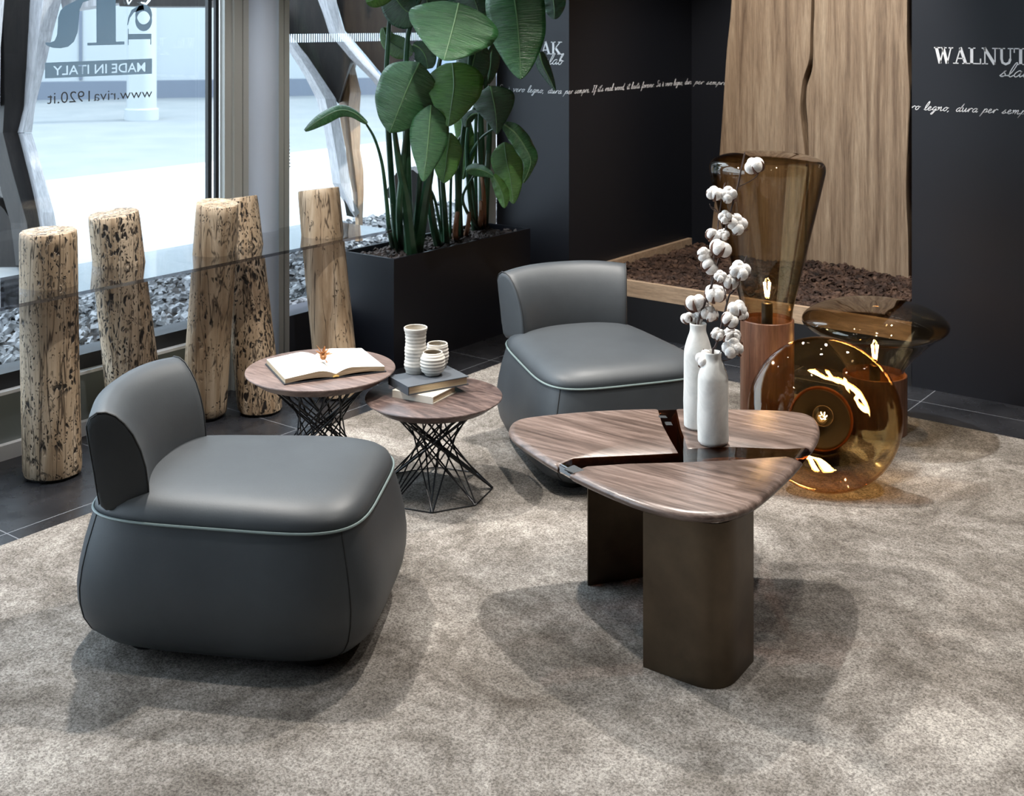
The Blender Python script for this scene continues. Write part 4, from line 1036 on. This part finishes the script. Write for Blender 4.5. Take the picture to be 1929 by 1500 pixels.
# ================================================================ LAMPS
def smoothprof(prof, n=5): return [(q.x, q.y) for q in spline([(r, z, 0) for r, z in prof], n)]
def lampobj(label, Mx, rb, hb, gprof, mglass, bulb_h, power):
    rt = thing('glass_table_lamp', label, 'lamp', M=Mx, group='amber glass lamps with wooden bases')
    MB().lathe([(rb, 0.001), (rb, hb-.002), (rb-.002, hb), (rb-.006, hb), (rb-.007, hb-.002), (rb-.007, hb-.07), (.0, hb-.07)], 64, None, True, False).build('base', M['walnut_v'], rt, local=True, angle=30)
    pr = smoothprof(gprof); th = .0035
    inner = [(max(r-th, 0.0005), z-(th if i > len(pr)*.75 else 0)) for i, (r, z) in enumerate(pr)]
    MB().lathe(pr+list(reversed(inner)), 72, None, False, False).build('glass_shade', mglass, rt, local=True, angle=80)
    MB().lathe([(.0, hb-.0695), (rb-.0075, hb-.0695), (rb-.0075, hb-.066), (.0, hb-.066)], 48).build('inner_plate', M['darkfoot'], rt, local=True)
    z0 = hb-.065
    so = MB().lathe([(.021, z0), (.021, bulb_h-.048), (.0165, bulb_h-.045), (.013, bulb_h-.045)], 24, None, True, True).build('socket', M['darkfoot'], rt, local=True)
    bp = [(.0125, -.045), (.016, -.035), (.024, -.018), (.033, .004), (.036, .020), (.033, .040), (.020, .055), (.004, .062)]
    bb = MB().lathe([(r, z+bulb_h) for r, z in smoothprof(bp, 3)], 24, None, True, True).build('bulb', M['bulbglass'], rt, local=True)
    mb = MB()
    for i in range(6):
        a = 2*pi*i/6; mb.tube([(.007*cos(a), .007*sin(a), bulb_h-.022), (.013*cos(a+.6), .013*sin(a+.6), bulb_h+.03)], .0013, 5)
    fil = mb.build('filament', M['filament'], bb, local=True)
    return rt
tall = [(.094, .445), (.098, .50), (.122, .60), (.150, .72), (.180, .85), (.204, .955), (.214, 1.0), (.218, 1.025), (.214, 1.048), (.195, 1.066), (.150, 1.080), (.08, 1.090), (.001, 1.093)]
lampobj('tall lamp with flared smoky amber glass on a walnut cylinder', Matrix.Translation(c2w(.963*.2172, 4.6, 0)*1) if False else Matrix.Translation(c2w((1445-CX)/F*4.6, 4.6, .0145)), .101, .458, tall, M['smoke'], .565, 3.5)
wide = [(.108, .200), (.110, .235), (.135, .275), (.180, .325), (.232, .375), (.262, .395), (.276, .412), (.272, .432), (.245, .455), (.19, .478), (.11, .496), (.001, .503)]
lampobj('wide mushroom-shaped smoky glass lamp on a low walnut base by the dark wall', Matrix.Translation(c2w((1648-CX)/F*4.70, 4.70, .0145)), .121, .222, wide, M['smoke'], .30, 2.5)
disc = [(.100, .175), (.104, .215), (.128, .255), (.170, .30), (.215, .345), (.243, .366), (.256, .385), (.252, .408), (.226, .430), (.175, .448), (.10, .460), (.001, .465)]
gc = c2w((1553-CX)/F*4.13, 4.13, 0); bc = c2w((1541-CX)/F*4.47, 4.47, 0)
ad = (gc-bc).normalized(); al = radians(22.5)
axis = (ad*cos(al)+Vector((0, 0, sin(al)))).normalized()
yv = Vector((0, 0, 1)).cross(axis).normalized(); xv = yv.cross(axis)
Rm = Matrix(((xv.x, yv.x, axis.x, 0), (xv.y, yv.y, axis.y, 0), (xv.z, yv.z, axis.z, 0), (0, 0, 0, 1)))
lampobj('round amber glass lamp lying on its side on the rug, glass disc facing the room', Matrix.Translation(bc+Vector((0, 0, .104+.014))) @ Rm, .112, .19, disc, M['amber'], .275, 3.2)

# ================================================================ VASES AND COTTON
def vase(label, u, v, h, r, neck, lean=0):
    p = P(u, v, ZT); c = Vector((p.x, p.y, ZT+.0004))
    rt = thing('vase', label, 'vase', c, group='white ceramic bottle vases')
    pr = [(r*.86, 0), (r*.97, .006), (r, .02), (r*1.0, h*.45), (r*.98, h*.68), (r*.93, h*.76), (r*.75, h*.85), (neck*1.08, h*.91), (neck, h*.95), (neck*1.05, h)]
    pr = [(r*.86, 0)]+smoothprof(pr[1:], 4)
    rnd = random.Random(u); rings = []
    for q, z in pr:
        rings.append([c+Vector((q*(1+.012*sin(3*a+z*40)+.008*sin(5*a-z*60))*cos(a), q*(1+.012*sin(3*a+z*40)+.008*sin(5*a-z*60))*sin(a), z)) for a in [2*pi*j/40 for j in range(40)]])
    for q, z in ((neck*.98, h+.002), (neck*.85, h), (neck*.8, h-.03), (neck*.6, h-.05)):
        rings.append([c+Vector((q*cos(2*pi*j/40), q*sin(2*pi*j/40), z)) for j in range(40)])
    MB().rings(rings).build('body', M['ceramic'], rt, angle=60)
    return c+Vector((0, 0, h))
m1 = vase('taller white ceramic bottle vase on the coffee table', 1315, 805, .297, .0412, .023)
m2 = vase('shorter white ceramic bottle vase at the resin channel', 1343, 835, .250, .0425, .023)
def boll(parent, u, v, r, Y, seed):
    rnd = random.Random(seed); c = Q(u, v, Y); R = r*Y/F*1.1
    ax = Vector((rnd.uniform(-.5, .5), rnd.uniform(-.5, .5), rnd.uniform(.3, 1))).normalized(); ax = (ax-away*.35).normalized()
    Rq = ax.to_track_quat('Z', 'Y').to_matrix()
    mb = MB(); nl = 4+rnd.randint(0, 1)
    for i in range(nl):
        a = 2*pi*i/nl+rnd.uniform(-.2, .2)
        off = Rq @ Vector((cos(a)*R*.46, sin(a)*R*.46, rnd.uniform(-.08, .1)*R))
        mb.ball(c+off, R*.60, 10, 8, (1, 1, 1.12), Rq)
    mb.ball(c+(Rq @ Vector((0, 0, R*.18))), R*.5, 8, 6)
    bo = mb.build('cotton_boll', M['cotton'], parent, angle=80)
    br = MB()
    for i in range(5):
        a = 2*pi*(i+.5)/5
        pts = [c+(Rq @ Vector((0, 0, -R*.75))), c+(Rq @ Vector((cos(a)*R*.62, sin(a)*R*.62, -R*.70))), c+(Rq @ Vector((cos(a)*R*1.0, sin(a)*R*1.0, -R*.15))), c+(Rq @ Vector((cos(a)*R*.98, sin(a)*R*.98, R*.32)))]
        br.tube(spline(pts, 3), [R*.10, R*.14, R*.18, R*.20, R*.20, R*.18, R*.14, R*.10, R*.07, R*.02][:10], 5, flat=.4)
    br.ball(c+(Rq @ Vector((0, 0, -R*.72))), R*.25, 6, 5)
    br.build('bract', M['bract'], bo)
def branch(label, main, subs, bolls, Y, mouth, r0=.0036):
    rt = thing('cotton_branch', label, 'cotton branch', mouth, group='cotton branches in the white vases')
    pts = [mouth+Vector((0, 0, -.06)), mouth+Vector((0, 0, .004))]+[Q(u, v, Y) for u, v in main]
    s = spline(pts, 5); N = len(s)
    MB().tube(s, [r0*(1-.5*i/(N-1)) for i in range(N)], 7).build('stem', M['twig'], rt)
    for sb in subs: MB().tube(spline([Q(u, v, Y) for u, v in sb], 4), .0014, 5).build('twig', M['twig'], rt)
    for i, (u, v, r) in enumerate(bolls): boll(rt, u, v, r, Y+random.uniform(-.025, .02), u*7+v)
Yv1 = F*(H-ZT)/(805-CY); Yv2 = F*(H-ZT)/(835-CY)
branch('tallest cotton branch, rising from the taller vase up past the glass lamp', [(1338, 545), (1344, 524), (1356, 480), (1364, 442), (1378, 392), (1389, 353), (1396, 320), (1403, 287)],
       [[(1391, 352), (1408, 344), (1422, 335), (1430, 325)], [(1364, 442), (1352, 400), (1340, 390)], [(1340, 530), (1326, 524), (1318, 510), (1311, 503)], [(1377, 395), (1392, 420)]],
       [(1421, 312, 17), (1372, 367, 15), (1389, 423, 18), (1366, 409, 12), (1362, 442, 11), (1358, 468, 19), (1337, 502, 16), (1327, 480, 13), (1347, 553, 18)], Yv1, m1, .0042)
branch('shorter side cotton branch in the taller vase', [(1336, 560), (1342, 510), (1350, 448), (1356, 400), (1362, 360), (1366, 345)],
       [[(1350, 400), (1340, 392), (1337, 384)], [(1330, 590), (1318, 585), (1312, 575)]],
       [(1347, 364, 15), (1344, 444, 14), (1310, 571, 18), (1327, 584, 16), (1338, 592, 14), (1295, 599, 12), (1312, 600, 11)], Yv1+.02, m1, .0032)
branch('cotton branch standing in the shorter vase', [(1347, 655), (1355, 633), (1362, 600), (1369, 574), (1374, 556), (1383, 546), (1392, 520), (1407, 482)],
       [[(1352, 672), (1362, 655), (1375, 640)], [(1349, 680), (1368, 679), (1385, 672)], [(1369, 574), (1366, 550), (1358, 530)]],
       [(1394, 510, 18), (1376, 531, 15), (1357, 521, 11), (1389, 582, 17), (1397, 592, 12), (1375, 603, 15), (1378, 633, 16), (1352, 630, 12), (1380, 656, 18), (1327, 676, 16)], Yv2, m2, .0038)

# ceiling spot fixtures; the extra ones are added unseen, for reflections in the glass
M['lens'] = emis('spot lens', (1, .95, .88), 60)
for i, (X, Y) in enumerate([(q[0], q[1]) for q in SP]+[(.3, 1.2), (1.6, 1.4), (-.6, .6), (2.6, 2.2), (1.9, .3)]):
    p = c2w(X, Y, 0); T = Matrix.Translation((p.x, p.y, 0))
    o = MB().lathe([(.045, 3.262), (.055, 3.262), (.055, 3.299)], 24, T, False, True).build('real_or_added_spotlight', M['black'])
    MB().lathe([(.032, 3.272), (.032, 3.274)], 20, T, True, True).build('lens', M['lens'], o)
    tag(o, 'black recessed spotlight ring in the dark ceiling', 'spotlight', 'real and added ceiling spotlights')
